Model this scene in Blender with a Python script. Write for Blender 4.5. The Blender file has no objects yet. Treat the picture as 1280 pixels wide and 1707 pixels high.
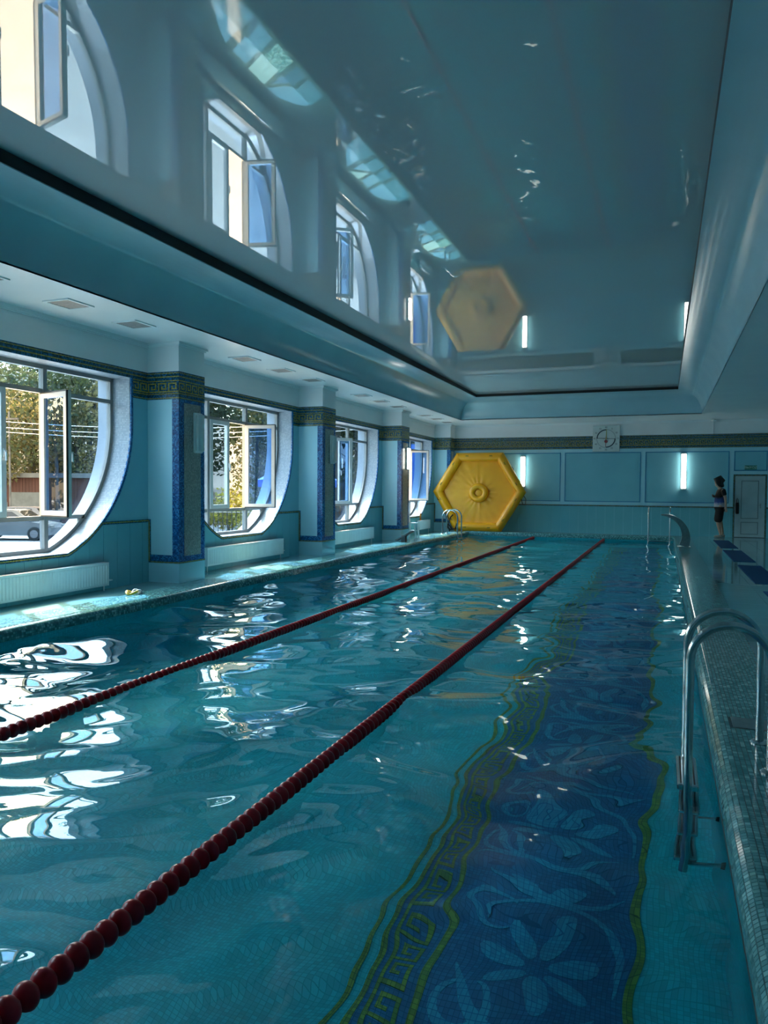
import bpy, bmesh, math, random
import numpy as np
from mathutils import Vector, Matrix

random.seed(7)
rng = np.random.default_rng(7)
PI = math.pi
scene = bpy.context.scene
col = scene.collection

# ------------------------------------------------------------------ camera
F_PX, YAW, PITCH, ROLL, CAM_H = 1223.3, 20.86, -1.886, 0.404, 1.45
y_, t_, r_ = map(math.radians, (YAW, PITCH, ROLL))
fw = Vector((-math.sin(y_) * math.cos(t_), math.cos(y_) * math.cos(t_), math.sin(t_)))
rt = Vector((math.cos(y_), math.sin(y_), 0))
up = rt.cross(fw)
rt2 = rt * math.cos(r_) + up * math.sin(r_)
up2 = -rt * math.sin(r_) + up * math.cos(r_)
cd = bpy.data.cameras.new('camera')
cd.sensor_fit = 'HORIZONTAL'
cd.sensor_width = 36
cd.lens = F_PX * 36 / 1280
cd.clip_end = 500
cam = bpy.data.objects.new('camera', cd)
col.objects.link(cam)
M3 = Matrix((rt2, up2, -fw)).transposed()
cam.matrix_world = Matrix.Translation((0, 0, CAM_H)) @ M3.to_4x4()
scene.camera = cam

# ------------------------------------------------------------------ sky, sun, exposure
world = bpy.data.worlds.new('sky')
scene.world = world
world.use_nodes = True
wn = world.node_tree
bg = wn.nodes['Background']
sky = wn.nodes.new('ShaderNodeTexSky')
sky.sky_type = 'NISHITA'
sky.sun_disc = False
SUN_EL = math.radians(52.7)
sun_dir = Vector((0.845 * math.cos(SUN_EL), -0.535 * math.cos(SUN_EL), -math.sin(SUN_EL))).normalized()
sky.sun_elevation = SUN_EL
sky.sun_rotation = math.atan2(-sun_dir.x, -sun_dir.y)
sky.dust_density = 4.0
sky.ozone_density = 0.6
tintn = wn.nodes.new('ShaderNodeMix'); tintn.data_type = 'RGBA'; tintn.blend_type = 'MULTIPLY'
tintn.inputs['Factor'].default_value = 1; tintn.inputs['B'].default_value = (1.28, 1.03, .645, 1)   # hazy bright summer sky
wn.links.new(sky.outputs[0], tintn.inputs['A'])
wn.links.new(tintn.outputs['Result'], bg.inputs[0])
bg.inputs[1].default_value = 2.5
sl = bpy.data.lights.new('sun', 'SUN')
sl.energy = 18
sl.angle = math.radians(0.6)
sl.color = (1, .95, .86)
so = bpy.data.objects.new('sun', sl)
col.objects.link(so)
so.rotation_euler = sun_dir.to_track_quat('-Z', 'Y').to_euler()
so.location = (-30, 30, 40)
scene.view_settings.view_transform = 'Standard'
scene.view_settings.look = 'None'
scene.view_settings.gamma = 1
scene.view_settings.use_curve_mapping = False
scene.view_settings.exposure = 0.0
cy = scene.cycles
cy.use_denoising = True
cy.use_adaptive_sampling = False
cy.max_bounces = 12
cy.diffuse_bounces = 5
cy.glossy_bounces = 5
cy.transmission_bounces = 8
cy.transparent_max_bounces = 16
cy.sample_clamp_indirect = 6
cy.blur_glossy = 0.1

# ------------------------------------------------------------------ materials
def principled(name, color, rough=.5, metal=0, ior=1.5, emit=None, estr=0, coat=0):
    m = bpy.data.materials.new(name)
    m.use_nodes = True
    b = m.node_tree.nodes['Principled BSDF']
    b.inputs['Base Color'].default_value = (*color, 1)
    b.inputs['Roughness'].default_value = rough
    b.inputs['Metallic'].default_value = metal
    b.inputs['IOR'].default_value = ior
    b.inputs['Coat Weight'].default_value = coat
    if emit:
        b.inputs['Emission Color'].default_value = (*emit, 1)
        b.inputs['Emission Strength'].default_value = estr
    return m

def varied(name, c1, c2, scale=3, rough=.5, detail=4, bump=0, bscale=40, metal=0, ior=1.5, stretch=None):
    m = principled(name, c1, rough, metal, ior)
    nt = m.node_tree
    b = nt.nodes['Principled BSDF']
    g = nt.nodes.new('ShaderNodeNewGeometry')
    n = nt.nodes.new('ShaderNodeTexNoise')
    n.inputs['Scale'].default_value = scale
    n.inputs['Detail'].default_value = detail
    src = g.outputs['Position']
    if stretch:
        mp = nt.nodes.new('ShaderNodeVectorMath'); mp.operation = 'MULTIPLY'
        mp.inputs[1].default_value = stretch
        nt.links.new(src, mp.inputs[0]); src = mp.outputs[0]
    nt.links.new(src, n.inputs['Vector'])
    r = nt.nodes.new('ShaderNodeValToRGB')
    r.color_ramp.elements[0].position = .35
    r.color_ramp.elements[1].position = .65
    r.color_ramp.elements[0].color = (*c1, 1)
    r.color_ramp.elements[1].color = (*c2, 1)
    nt.links.new(n.outputs['Fac'], r.inputs['Fac'])
    nt.links.new(r.outputs[0], b.inputs['Base Color'])
    if bump:
        n2 = nt.nodes.new('ShaderNodeTexNoise')
        n2.inputs['Scale'].default_value = bscale
        nt.links.new(src, n2.inputs['Vector'])
        bp = nt.nodes.new('ShaderNodeBump')
        bp.inputs['Strength'].default_value = bump
        bp.inputs['Distance'].default_value = .01
        nt.links.new(n2.outputs['Fac'], bp.inputs['Height'])
        nt.links.new(bp.outputs[0], b.inputs['Normal'])
    return m

def mosaic(name, size, colors, grout, rough=.2, gap=.1, ior=1.5):
    """square mosaic tiles laid on world axes, one random shade per tile, sunken grout"""
    m = principled(name, colors[0], rough, 0, ior)
    nt = m.node_tree
    N, L = nt.nodes, nt.links
    b = N['Principled BSDF']
    g = N.new('ShaderNodeNewGeometry')
    sx = N.new('ShaderNodeSeparateXYZ'); L.new(g.outputs['True Normal'], sx.inputs[0])
    cx = N.new('ShaderNodeCombineXYZ')
    for i in range(3):
        a = N.new('ShaderNodeMath'); a.operation = 'ABSOLUTE'; L.new(sx.outputs[i], a.inputs[0])
        l = N.new('ShaderNodeMath'); l.operation = 'LESS_THAN'; l.inputs[1].default_value = .72
        L.new(a.outputs[0], l.inputs[0]); L.new(l.outputs[0], cx.inputs[i])
    p = N.new('ShaderNodeVectorMath'); p.operation = 'MULTIPLY'
    L.new(g.outputs['Position'], p.inputs[0]); L.new(cx.outputs[0], p.inputs[1])
    s = N.new('ShaderNodeVectorMath'); s.operation = 'SCALE'; s.inputs['Scale'].default_value = 1 / size
    L.new(p.outputs[0], s.inputs[0])
    o = N.new('ShaderNodeVectorMath'); o.operation = 'ADD'; o.inputs[1].default_value = (.5, .5, .5)
    L.new(s.outputs[0], o.inputs[0])
    fl = N.new('ShaderNodeVectorMath'); fl.operation = 'FLOOR'; L.new(o.outputs[0], fl.inputs[0])
    wn_ = N.new('ShaderNodeTexWhiteNoise'); L.new(fl.outputs[0], wn_.inputs[0])
    r = N.new('ShaderNodeValToRGB'); r.color_ramp.interpolation = 'CONSTANT'
    e = r.color_ramp.elements
    while len(e) < len(colors): e.new(.5)
    for i, c in enumerate(colors):
        e[i].position = i / len(colors); e[i].color = (*c, 1)
    L.new(wn_.outputs['Value'], r.inputs[0])
    fr = N.new('ShaderNodeVectorMath'); fr.operation = 'FRACTION'; L.new(o.outputs[0], fr.inputs[0])
    sb = N.new('ShaderNodeVectorMath'); sb.operation = 'SUBTRACT'; sb.inputs[1].default_value = (.5, .5, .5)
    L.new(fr.outputs[0], sb.inputs[0])
    ab = N.new('ShaderNodeVectorMath'); ab.operation = 'ABSOLUTE'; L.new(sb.outputs[0], ab.inputs[0])
    sp = N.new('ShaderNodeSeparateXYZ'); L.new(ab.outputs[0], sp.inputs[0])
    m1 = N.new('ShaderNodeMath'); m1.operation = 'MAXIMUM'; L.new(sp.outputs[0], m1.inputs[0]); L.new(sp.outputs[1], m1.inputs[1])
    m2 = N.new('ShaderNodeMath'); m2.operation = 'MAXIMUM'; L.new(m1.outputs[0], m2.inputs[0]); L.new(sp.outputs[2], m2.inputs[1])
    gt = N.new('ShaderNodeMath'); gt.operation = 'GREATER_THAN'; gt.inputs[1].default_value = .5 - gap / 2
    L.new(m2.outputs[0], gt.inputs[0])
    mx = N.new('ShaderNodeMix'); mx.data_type = 'RGBA'
    L.new(gt.outputs[0], mx.inputs['Factor']); L.new(r.outputs[0], mx.inputs['A']); mx.inputs['B'].default_value = (*grout, 1)
    L.new(mx.outputs['Result'], b.inputs['Base Color'])
    rr = N.new('ShaderNodeMath'); rr.operation = 'MULTIPLY_ADD'; rr.inputs[1].default_value = .5; rr.inputs[2].default_value = rough
    L.new(gt.outputs[0], rr.inputs[0]); L.new(rr.outputs[0], b.inputs['Roughness'])
    return m

def glass_pane(name, tint, ior=1.5):
    """thin window glass: light goes straight through, tinted, with a Fresnel reflection"""
    m = bpy.data.materials.new(name); m.use_nodes = True
    nt = m.node_tree; nt.nodes.clear()
    o = nt.nodes.new('ShaderNodeOutputMaterial')
    t = nt.nodes.new('ShaderNodeBsdfTransparent'); t.inputs[0].default_value = (*tint, 1)
    g = nt.nodes.new('ShaderNodeBsdfGlossy'); g.inputs['Roughness'].default_value = 0.0
    # Schlick reflectance, the same from both sides of the pane
    ge = nt.nodes.new('ShaderNodeNewGeometry')
    dt = nt.nodes.new('ShaderNodeVectorMath'); dt.operation = 'DOT_PRODUCT'
    nt.links.new(ge.outputs['Normal'], dt.inputs[0]); nt.links.new(ge.outputs['Incoming'], dt.inputs[1])
    ab = nt.nodes.new('ShaderNodeMath'); ab.operation = 'ABSOLUTE'; nt.links.new(dt.outputs['Value'], ab.inputs[0])
    om = nt.nodes.new('ShaderNodeMath'); om.operation = 'SUBTRACT'; om.inputs[0].default_value = 1; nt.links.new(ab.outputs[0], om.inputs[1])
    pw_ = nt.nodes.new('ShaderNodeMath'); pw_.operation = 'POWER'; pw_.inputs[1].default_value = 5; nt.links.new(om.outputs[0], pw_.inputs[0])
    f = nt.nodes.new('ShaderNodeMath'); f.operation = 'MULTIPLY_ADD'; f.inputs[1].default_value = .95; f.inputs[2].default_value = .05
    nt.links.new(pw_.outputs[0], f.inputs[0])
    x = nt.nodes.new('ShaderNodeMixShader')
    nt.links.new(f.outputs[0], x.inputs[0]); nt.links.new(t.outputs[0], x.inputs[1]); nt.links.new(g.outputs[0], x.inputs[2])
    nt.links.new(x.outputs[0], o.inputs[0])
    return m

def water_mat():
    m = bpy.data.materials.new('pool_water'); m.use_nodes = True
    nt = m.node_tree; nt.nodes.clear()
    o = nt.nodes.new('ShaderNodeOutputMaterial')
    g = nt.nodes.new('ShaderNodeBsdfGlass'); g.inputs['IOR'].default_value = 1.333
    g.inputs['Roughness'].default_value = 0.0; g.inputs['Color'].default_value = (.88, 1, 1, 1)
    nt.links.new(g.outputs[0], o.inputs[0])
    return m

M = {}
M['paint'] = varied('teal_wall_paint', (.21, .53, .63), (.23, .56, .66), 2, .38)
M['paint_light'] = varied('pale_blue_paint', (.40, .70, .79), (.43, .73, .81), 2, .38)
M['white_paint'] = varied('pale_grey_wall_paint', (.74, .77, .77), (.78, .81, .81), 2, .5)
M['ceil_white'] = varied('white_ceiling_paint', (.74, .80, .81), (.78, .84, .84), 1.5, .28)
M['wainscot'] = varied('teal_wainscot_tile', (.15, .45, .52), (.17, .48, .55), 1.5, .12)
M['base_tile'] = varied('pale_teal_base_tile', (.32, .62, .69), (.35, .65, .72), 1.5, .12)
M['deck'] = varied('pale_teal_deck_tile', (.20, .43, .48), (.23, .47, .52), 1.2, .07)
M['deck_joint'] = principled('deck_joint', (.06, .15, .17), .6)
M['blue_mosaic'] = mosaic('blue_glass_mosaic', .02, [(.004, .06, .19), (.008, .12, .34), (.016, .19, .48), (.006, .09, .26), (.04, .27, .55)], (.01, .03, .08), .15)
M['navy_mosaic'] = mosaic('dark_blue_green_mosaic', .02, [(.007, .07, .11), (.011, .11, .23), (.018, .15, .34), (.006, .05, .07)], (.005, .02, .03), .2)
M['gold'] = mosaic('olive_gold_mosaic', .02, [(.34, .30, .06), (.42, .37, .09), (.28, .25, .05)], (.12, .11, .03), .25)
M['gold_floor'] = mosaic('green_gold_pool_mosaic', .025, [(.11, .26, .04), (.16, .32, .05), (.09, .22, .05)], (.05, .12, .05), .4)
M['grey_mosaic'] = mosaic('silver_grey_mosaic', .02, [(.34, .36, .33), (.42, .44, .40), (.28, .31, .29)], (.14, .15, .14), .25)
M['white_mosaic'] = mosaic('white_reveal_mosaic', .025, [(.44, .46, .49), (.50, .52, .55), (.39, .42, .46)], (.26, .28, .31), .35, .12)
M['coping'] = mosaic('teal_coping_mosaic', .025, [(.04, .17, .18), (.07, .26, .28), (.12, .36, .38), (.05, .21, .23), (.20, .48, .50)], (.02, .08, .09), .12)
M['coping_bed'] = principled('coping_grout', (.015, .06, .07), .6)
TILE = [principled('teal_mosaic_tile_%d' % i, c, .1) for i, c in enumerate([(.09, .27, .29), (.13, .35, .37), (.18, .43, .45), (.11, .31, .33), (.26, .53, .55)])]
M['basin'] = mosaic('turquoise_basin_mosaic', .025, [(.004, .46, .57), (.005, .50, .62), (.004, .42, .53), (.006, .54, .65)], (.004, .36, .45), .4, .12)
M['basin_blue'] = mosaic('deep_blue_basin_mosaic', .025, [(.002, .13, .34), (.003, .155, .39), (.002, .11, .29)], (.002, .09, .23), .4, .12)
M['basin_pale'] = mosaic('pale_blue_flower_mosaic', .025, [(.012, .29, .52), (.016, .33, .56), (.012, .25, .47)], (.004, .15, .36), .4, .12)
M['stretch'] = principled('glossy_stretch_ceiling', (.45, .52, .54), 0.0, 0, 2.1)
M['dark_gap'] = principled('dark_shadow_gap', (.006, .008, .01), .6)
M['cove'] = varied('blue_grey_cove_paint', (.36, .56, .62), (.40, .60, .66), 1.2, .22)
M['alu'] = varied('grey_window_frame', (.27, .26, .24), (.31, .30, .28), 8, .35)
M['alu_white'] = varied('white_sash_frame', (.62, .61, .59), (.68, .67, .65), 8, .3)
M['gasket'] = principled('black_gasket', (.02, .02, .022), .5)
M['pane'] = glass_pane('blue_tinted_pane', (.56, .73, .93))
M['plaster'] = varied('white_outer_plaster', (.30, .33, .37), (.34, .37, .41), 4, .7)
M['radiator'] = varied('white_radiator_enamel', (.74, .80, .81), (.78, .84, .85), 5, .3)
M['steel'] = varied('brushed_steel', (.52, .54, .55), (.60, .62, .62), 30, .16, metal=1)
M['steel_dull'] = varied('dull_steel', (.30, .33, .34), (.36, .39, .40), 20, .35, metal=1)
M['red'] = varied('red_float_plastic', (.34, .004, .010), (.40, .007, .014), 20, .28, ior=1.4)
M['rope'] = varied('white_rope', (.6, .58, .55), (.7, .68, .64), 60, .8)
M['yellow'] = varied('yellow_vinyl', (.90, .36, .001), (.95, .40, .002), 3, .38, bump=.25, bscale=9)
M['black'] = principled('black_plastic', (.012, .012, .014), .45)
M['black_cloth'] = varied('black_cloth', (.008, .008, .010), (.014, .014, .017), 30, .85)
M['water'] = water_mat()
M['mat_blue'] = varied('dark_blue_rubber_mat', (.004, .05, .13), (.006, .06, .15), 60, .85, ior=1.2)
M['white_plastic'] = varied('white_plastic', (.70, .72, .72), (.75, .77, .77), 8, .35)
M['lamp_on'] = principled('lit_fluorescent_cover', (.9, .95, .95), .4, emit=(1, .97, .88), estr=11)
M['lamp_off'] = varied('frosted_lamp_cover', (.62, .66, .66), (.68, .72, .72), 12, .25)
M['lamp_body'] = varied('white_lamp_body', (.6, .64, .64), (.66, .70, .70), 8, .4)
M['vent'] = varied('grey_vent_slats', (.20, .20, .19), (.26, .26, .25), 20, .5)
M['vent_dark'] = principled('dark_duct', (.02, .02, .02), .9)
M['outline'] = varied('blue_outline_paint', (.03, .22, .42), (.04, .25, .45), 5, .4)
M['door'] = varied('grey_door_paint', (.40, .48, .50), (.44, .52, .54), 4, .35)
M['door_groove'] = principled('door_groove', (.10, .14, .15), .6)
M['exit_green'] = principled('green_exit_sign', (.03, .22, .16), .4)
M['exit_text'] = principled('pale_exit_lettering', (.65, .8, .72), .5)
M['clock_white'] = varied('white_clock_face', (.62, .68, .66), (.66, .72, .70), 6, .25)
M['clock_dark'] = principled('dark_clock_print', (.01, .03, .05), .4)
M['clock_blue'] = principled('dark_teal_clock_hand', (.01, .07, .10), .4)
M['clock_red'] = principled('red_clock_hand', (.25, .03, .04), .4)
M['clock_yellow'] = principled('olive_clock_hand', (.40, .36, .10), .4)
M['skin'] = varied('skin', (.42, .25, .18), (.48, .29, .21), 12, .5)
M['hair'] = varied('dark_hair', (.008, .006, .005), (.018, .012, .010), 40, .5, stretch=(1, 1, .1))
M['shoe'] = varied('pale_shoes', (.20, .21, .19), (.28, .29, .26), 30, .6)
M['nozzle_grey'] = varied('dark_grey_plastic', (.05, .06, .065), (.07, .08, .085), 10, .45)
M['orange'] = principled('orange_plastic', (.75, .28, .01), .4)
M['goggle_yellow'] = principled('yellow_strap', (.85, .50, .05), .4)
M['goggle_white'] = principled('white_strap', (.8, .8, .78), .4)
# outdoors
M['asphalt'] = varied('sunlit_asphalt', (.24, .24, .235), (.30, .30, .29), .8, .9, bump=.3, bscale=30)
M['hill'] = varied('brown_hillside', (.022, .020, .018), (.038, .034, .029), .35, .95, 8, bump=.8, bscale=1.5)
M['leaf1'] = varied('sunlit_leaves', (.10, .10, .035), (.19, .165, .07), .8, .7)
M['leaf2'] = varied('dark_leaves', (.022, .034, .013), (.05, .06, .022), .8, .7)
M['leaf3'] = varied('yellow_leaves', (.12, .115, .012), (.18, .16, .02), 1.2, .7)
for k_ in ('leaf1', 'leaf2', 'leaf3'):
    nt_ = M[k_].node_tree; b_ = nt_.nodes['Principled BSDF']; out_ = nt_.nodes['Material Output']
    tr_ = nt_.nodes.new('ShaderNodeBsdfTranslucent'); mx_ = nt_.nodes.new('ShaderNodeMixShader'); mx_.inputs[0].default_value = .45
    src_ = b_.inputs['Base Color'].links[0].from_socket
    nt_.links.new(src_, tr_.inputs[0]); nt_.links.new(b_.outputs[0], mx_.inputs[1]); nt_.links.new(tr_.outputs[0], mx_.inputs[2]); nt_.links.new(mx_.outputs[0], out_.inputs[0])
M['bark'] = varied('pale_bark', (.12, .11, .10), (.05, .045, .04), 3, .9, stretch=(1, 1, .4))
M['brick_brown'] = varied('red_brown_boards', (.055, .016, .009), (.07, .021, .012), 1.5, .7, stretch=(3, 3, .2))
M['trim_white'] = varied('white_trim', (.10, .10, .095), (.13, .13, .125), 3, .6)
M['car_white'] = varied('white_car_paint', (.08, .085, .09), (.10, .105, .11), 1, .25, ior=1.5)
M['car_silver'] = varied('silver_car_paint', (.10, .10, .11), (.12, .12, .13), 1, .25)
M['car_glass'] = principled('dark_car_glass', (.01, .012, .015), .05)
M['tyre'] = principled('tyre_rubber', (.01, .01, .01), .8)
M['tarp'] = varied('blue_tarpaulin', (.002, .06, .28), (.003, .075, .34), 1, .6)
M['wire'] = principled('pale_cable', (.35, .34, .32), .5)

# ------------------------------------------------------------------ mesh helpers
class MB:
    def __init__(s): s.v = []; s.f = []; s.mi = []
    def add(s, vs, fs, mi=0):
        o = len(s.v); s.v += [tuple(p) for p in vs]
        for q in fs: s.f.append([i + o for i in q]); s.mi.append(mi)
        return s
    def box(s, x0, x1, y0, y1, z0, z1, mi=0):
        vs = [(x, y, z) for z in (z0, z1) for y in (y0, y1) for x in (x0, x1)]
        return s.add(vs, [(0, 2, 3, 1), (4, 5, 7, 6), (0, 1, 5, 4), (2, 6, 7, 3), (0, 4, 6, 2), (1, 3, 7, 5)], mi)
    def bevbox(s, x0, x1, y0, y1, z0, z1, b):
        """box with chamfered edges"""
        bm = bmesh.new()
        bmesh.ops.create_cube(bm, size=1)
        for v in bm.verts:
            v.co = Vector(((x0 + x1) / 2 + v.co.x * (x1 - x0), (y0 + y1) / 2 + v.co.y * (y1 - y0), (z0 + z1) / 2 + v.co.z * (z1 - z0)))
        bmesh.ops.bevel(bm, geom=bm.edges[:], offset=b, segments=2, affect='EDGES', profile=.5)
        s.frombm(bm); return s
    def frombm(s, bm):
        bm.verts.index_update()
        s.add([v.co[:] for v in bm.verts], [[v.index for v in f.verts] for f in bm.faces]); bm.free()
    def prism(s, poly, axis, a, b):
        """2D polygon extruded along axis between a and b. axis 0: poly=(y,z); 1: (x,z); 2: (x,y)"""
        n = len(poly)
        def P(p, c): return (c, p[0], p[1]) if axis == 0 else ((p[0], c, p[1]) if axis == 1 else (p[0], p[1], c))
        vs = [P(p, a) for p in poly] + [P(p, b) for p in poly]
        fs = [list(range(n))[::-1], list(range(n, 2 * n))] + [(i, (i + 1) % n, n + (i + 1) % n, n + i) for i in range(n)]
        return s.add(vs, fs)
    def band(s, A, B, axis, a, b, closed=False):
        """strip between two matching outlines A and B (2D), given depth from a to b along the axis"""
        n = len(A)
        def P(p, c): return (c, p[0], p[1]) if axis == 0 else ((p[0], c, p[1]) if axis == 1 else (p[0], p[1], c))
        vs = [P(p, a) for p in A] + [P(p, a) for p in B] + [P(p, b) for p in A] + [P(p, b) for p in B]
        fs = []
        for i in range(n if closed else n - 1):
            j = (i + 1) % n
            fs += [(i, j, n + j, n + i), (2 * n + j, 2 * n + i, 3 * n + i, 3 * n + j), (i, 2 * n + i, 2 * n + j, j), (n + i, n + j, 3 * n + j, 3 * n + i)]
        if not closed:
            fs += [(0, n, 3 * n, 2 * n), (n - 1, 3 * n - 1, 4 * n - 1, 2 * n - 1)]
        return s.add(vs, fs)
    def tube(s, pts, r, seg=10, caps=True, closed=False):
        pts = [Vector(p) for p in pts]; n = len(pts)
        rs = r if isinstance(r, (list, tuple)) else [r] * n
        T = []
        for i in range(n):
            if closed: t = pts[(i + 1) % n] - pts[i - 1]
            else: t = pts[min(i + 1, n - 1)] - pts[max(i - 1, 0)]
            T.append(t.normalized())
        ref = Vector((0, 0, 1)) if abs(T[0].z) < .9 else Vector((1, 0, 0))
        nrm = (ref - T[0] * ref.dot(T[0])).normalized()
        vs = []
        for i in range(n):
            nrm = (nrm - T[i] * nrm.dot(T[i]))
            nrm = nrm.normalized() if nrm.length > 1e-6 else T[i].orthogonal().normalized()
            bi = T[i].cross(nrm)
            for k in range(seg):
                a = 2 * PI * k / seg
                vs.append(pts[i] + (nrm * math.cos(a) + bi * math.sin(a)) * rs[i])
        fs = []
        for i in range(n if closed else n - 1):
            j = (i + 1) % n
            for k in range(seg):
                l = (k + 1) % seg
                fs.append((i * seg + k, i * seg + l, j * seg + l, j * seg + k))
        if caps and not closed:
            fs += [list(range(seg))[::-1], list(range((n - 1) * seg, n * seg))]
        return s.add(vs, fs)
    def lathe(s, prof, c, seg=20, axis=2):
        """profile of (radius, height) turned about an axis through c"""
        n = len(prof); vs = []
        for (r, h) in prof:
            for k in range(seg):
                a = 2 * PI * k / seg; p = (r * math.cos(a), r * math.sin(a))
                q = [p[0], p[1], h] if axis == 2 else ([p[0], h, p[1]] if axis == 1 else [h, p[0], p[1]])
                vs.append((q[0] + c[0], q[1] + c[1], q[2] + c[2]))
        fs = [(i * seg + k, i * seg + (k + 1) % seg, (i + 1) * seg + (k + 1) % seg, (i + 1) * seg + k) for i in range(n - 1) for k in range(seg)]
        fs += [list(range(seg))[::-1], list(range((n - 1) * seg, n * seg))]
        return s.add(vs, fs)
    def build(s, name, mat, parent=None, smooth=False, origin=None, fix=True):
        me = bpy.data.meshes.new(name)
        o = bpy.data.objects.new(name, me); col.objects.link(o)
        V = np.array(s.v, float)
        base = wloc(parent) if parent else np.zeros(3)
        if origin is None:
            origin = base if parent else np.array([(V[:, 0].min() + V[:, 0].max()) / 2, (V[:, 1].min() + V[:, 1].max()) / 2, V[:, 2].min()])
        origin = np.array(origin, float)
        me.from_pydata((V - origin).tolist(), [], s.f)
        for m in (mat if isinstance(mat, list) else [mat]): me.materials.append(M[m] if isinstance(m, str) else m)
        if any(s.mi): me.polygons.foreach_set('material_index', s.mi)
        if fix:
            bm = bmesh.new(); bm.from_mesh(me); bmesh.ops.recalc_face_normals(bm, faces=bm.faces[:]); bm.to_mesh(me); bm.free()
        if smooth:
            me.polygons.foreach_set('use_smooth', [True] * len(me.polygons))
            if smooth != 'all':
                me.set_sharp_from_angle(angle=math.radians(40))
        me.update()
        if parent: o.parent = parent
        o.location = origin - base
        return o

def wloc(o):
    p = np.zeros(3)
    while o: p += np.array(o.location); o = o.parent
    return p

def tag(o, label=None, cat=None, group=None, kind=None):
    if label: o['label'] = label
    if cat: o['category'] = cat
    if group: o['group'] = group
    if kind: o['kind'] = kind
    return o

def thing(name, loc, label, cat, group=None, kind=None):
    o = bpy.data.objects.new(name, None); o.empty_display_size = .1
    col.objects.link(o); o.location = loc
    return tag(o, label, cat, group, kind)

def inst(src, loc, parent=None, name=None):
    """copy of a mesh object sharing its data; loc in world space"""
    c = src.copy(); col.objects.link(c)
    if name: c.name = name
    c.parent = parent
    c.location = np.array(loc) - (wloc(parent) if parent else 0)
    return c

def copy_tree(o, loc):
    c = o.copy(); col.objects.link(c); c.location = loc
    for ch in o.children:
        d = ch.copy(); col.objects.link(d); d.parent = c
        for g in ch.children:
            e = g.copy(); col.objects.link(e); e.parent = d
    return c

# ------------------------------------------------------------------ layout
W, XP, FR, XO = -7.31, -6.75, -7.66, -7.90       # wall face, pillar front, window frame plane, outer face
YB, YE, XR = -3.0, 24.45, 3.6                    # near wall, far wall, right wall
ZS = 3.59                                        # soffit height
PXL, PXR, PYN, PYF = -5.93, .28, -1.2, 23.35     # pool inner edges
ZC, ZWAT, ZPF = .06, -.12, -1.62                 # coping top, water, pool floor
RD = .03                                         # right deck height
CEN = [1.86, 6.82, 11.80, 16.76, 21.70]          # window centres
PIL = [4.18, 9.13, 14.04, 19.02, 23.95]          # pillar starts
PW = .64
HWD, RW, ZCC, ZB, ZT = .68, 1.92, 2.356, .56, 3.03

def outline(c, off=0, n=14):
    """U shaped window outline, (y,z) points, from upper left round the bottom to upper right"""
    R = RW + off; zb = ZB - off
    a0 = math.acos(min(1, (ZCC - zb) / R))
    pts = [(c - R, ZT), (c - R, ZCC)]
    for i in range(1, n + 1):
        a = PI / 2 - (PI / 2 - a0) * i / n
        pts.append((c - R * math.sin(a), ZCC - R * math.cos(a)))
    pts2 = [(2 * c - y, z) for y, z in reversed(pts)]
    return pts + pts2

def u_half(z, off=0):
    R = RW + off
    return R if z >= ZCC else math.sqrt(max(0, R * R - (ZCC - z) ** 2))

# ------------------------------------------------------------------ pool basin, coping, decks
b = MB()
bx0, bx1, by0, by1 = PXL - .05, PXR + .05, PYN - .05, PYF + .05
vs = [(x, y, z) for z in (ZPF, -.06) for (x, y) in ((bx0, by0), (bx1, by0), (bx1, by1), (bx0, by1))]
b.add(vs, [(0, 1, 2, 3), (0, 4, 5, 1), (1, 5, 6, 2), (2, 6, 7, 3), (3, 7, 4, 0)])
basin = b.build('pool_basin', 'basin', fix=False)
tag(basin, 'turquoise mosaic pool basin under the rippled water', 'pool', kind='structure')
zf = ZPF + .004
def flat(name, polys, mat, z, parent, kind=None):
    m = MB()
    for p in polys: m.prism(p, 2, z - .004, z)
    o = m.build(name, mat, parent)
    if kind: o['kind'] = kind
    return o
flat('blue_field', [[(-1.30, .4), (-.10, .4), (-.10, 22.8), (-1.30, 22.8)]], 'basin_blue', zf, basin)
for nm, xc, w in (('border_line', -1.39, .028), ('border_line', -1.31, .030), ('border_line', -1.05, .036), ('border_line', -.085, .045)):
    flat(nm, [[(xc - w / 2, .4), (xc + w / 2, .4), (xc + w / 2, 22.8), (xc - w / 2, 22.8)]], 'gold_floor', zf + .004, basin)

def key_rects(n, w):
    """Greek key units (period 8 wide, 7 high, stroke 1) as axis aligned rectangles"""
    R = []
    for k in range(n):
        o = 8 * k
        R += [(o, 0, o + 8, 1), (o, 1, o + 1, 7), (o + 1, 6, o + 6.6, 7), (o + 5.6, 2, o + 6.6, 6), (o + 2.6, 2, o + 5.6, 3), (o + 2.6, 3, o + 3.6, 4.6)]
    return R
m = MB()
kh = .15; ku = kh / 7
for (s0, t0, s1, t1) in key_rects(int(22 / (8 * ku)), 1):
    m.box(-1.265 + t0 * ku, -1.265 + t1 * ku, .5 + s0 * ku, .5 + s1 * ku, zf, zf + .004)
tag(m.build('greek_key_border', 'gold_floor', basin), kind='stuff')
def ell(cx, cy, a, b_, rot, n=14):
    return [(cx + a * math.cos(t) * math.cos(rot) - b_ * math.sin(t) * math.sin(rot), cy + a * math.cos(t) * math.sin(rot) + b_ * math.sin(t) * math.cos(rot)) for t in [2 * PI * i / n for i in range(n)]]
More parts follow.
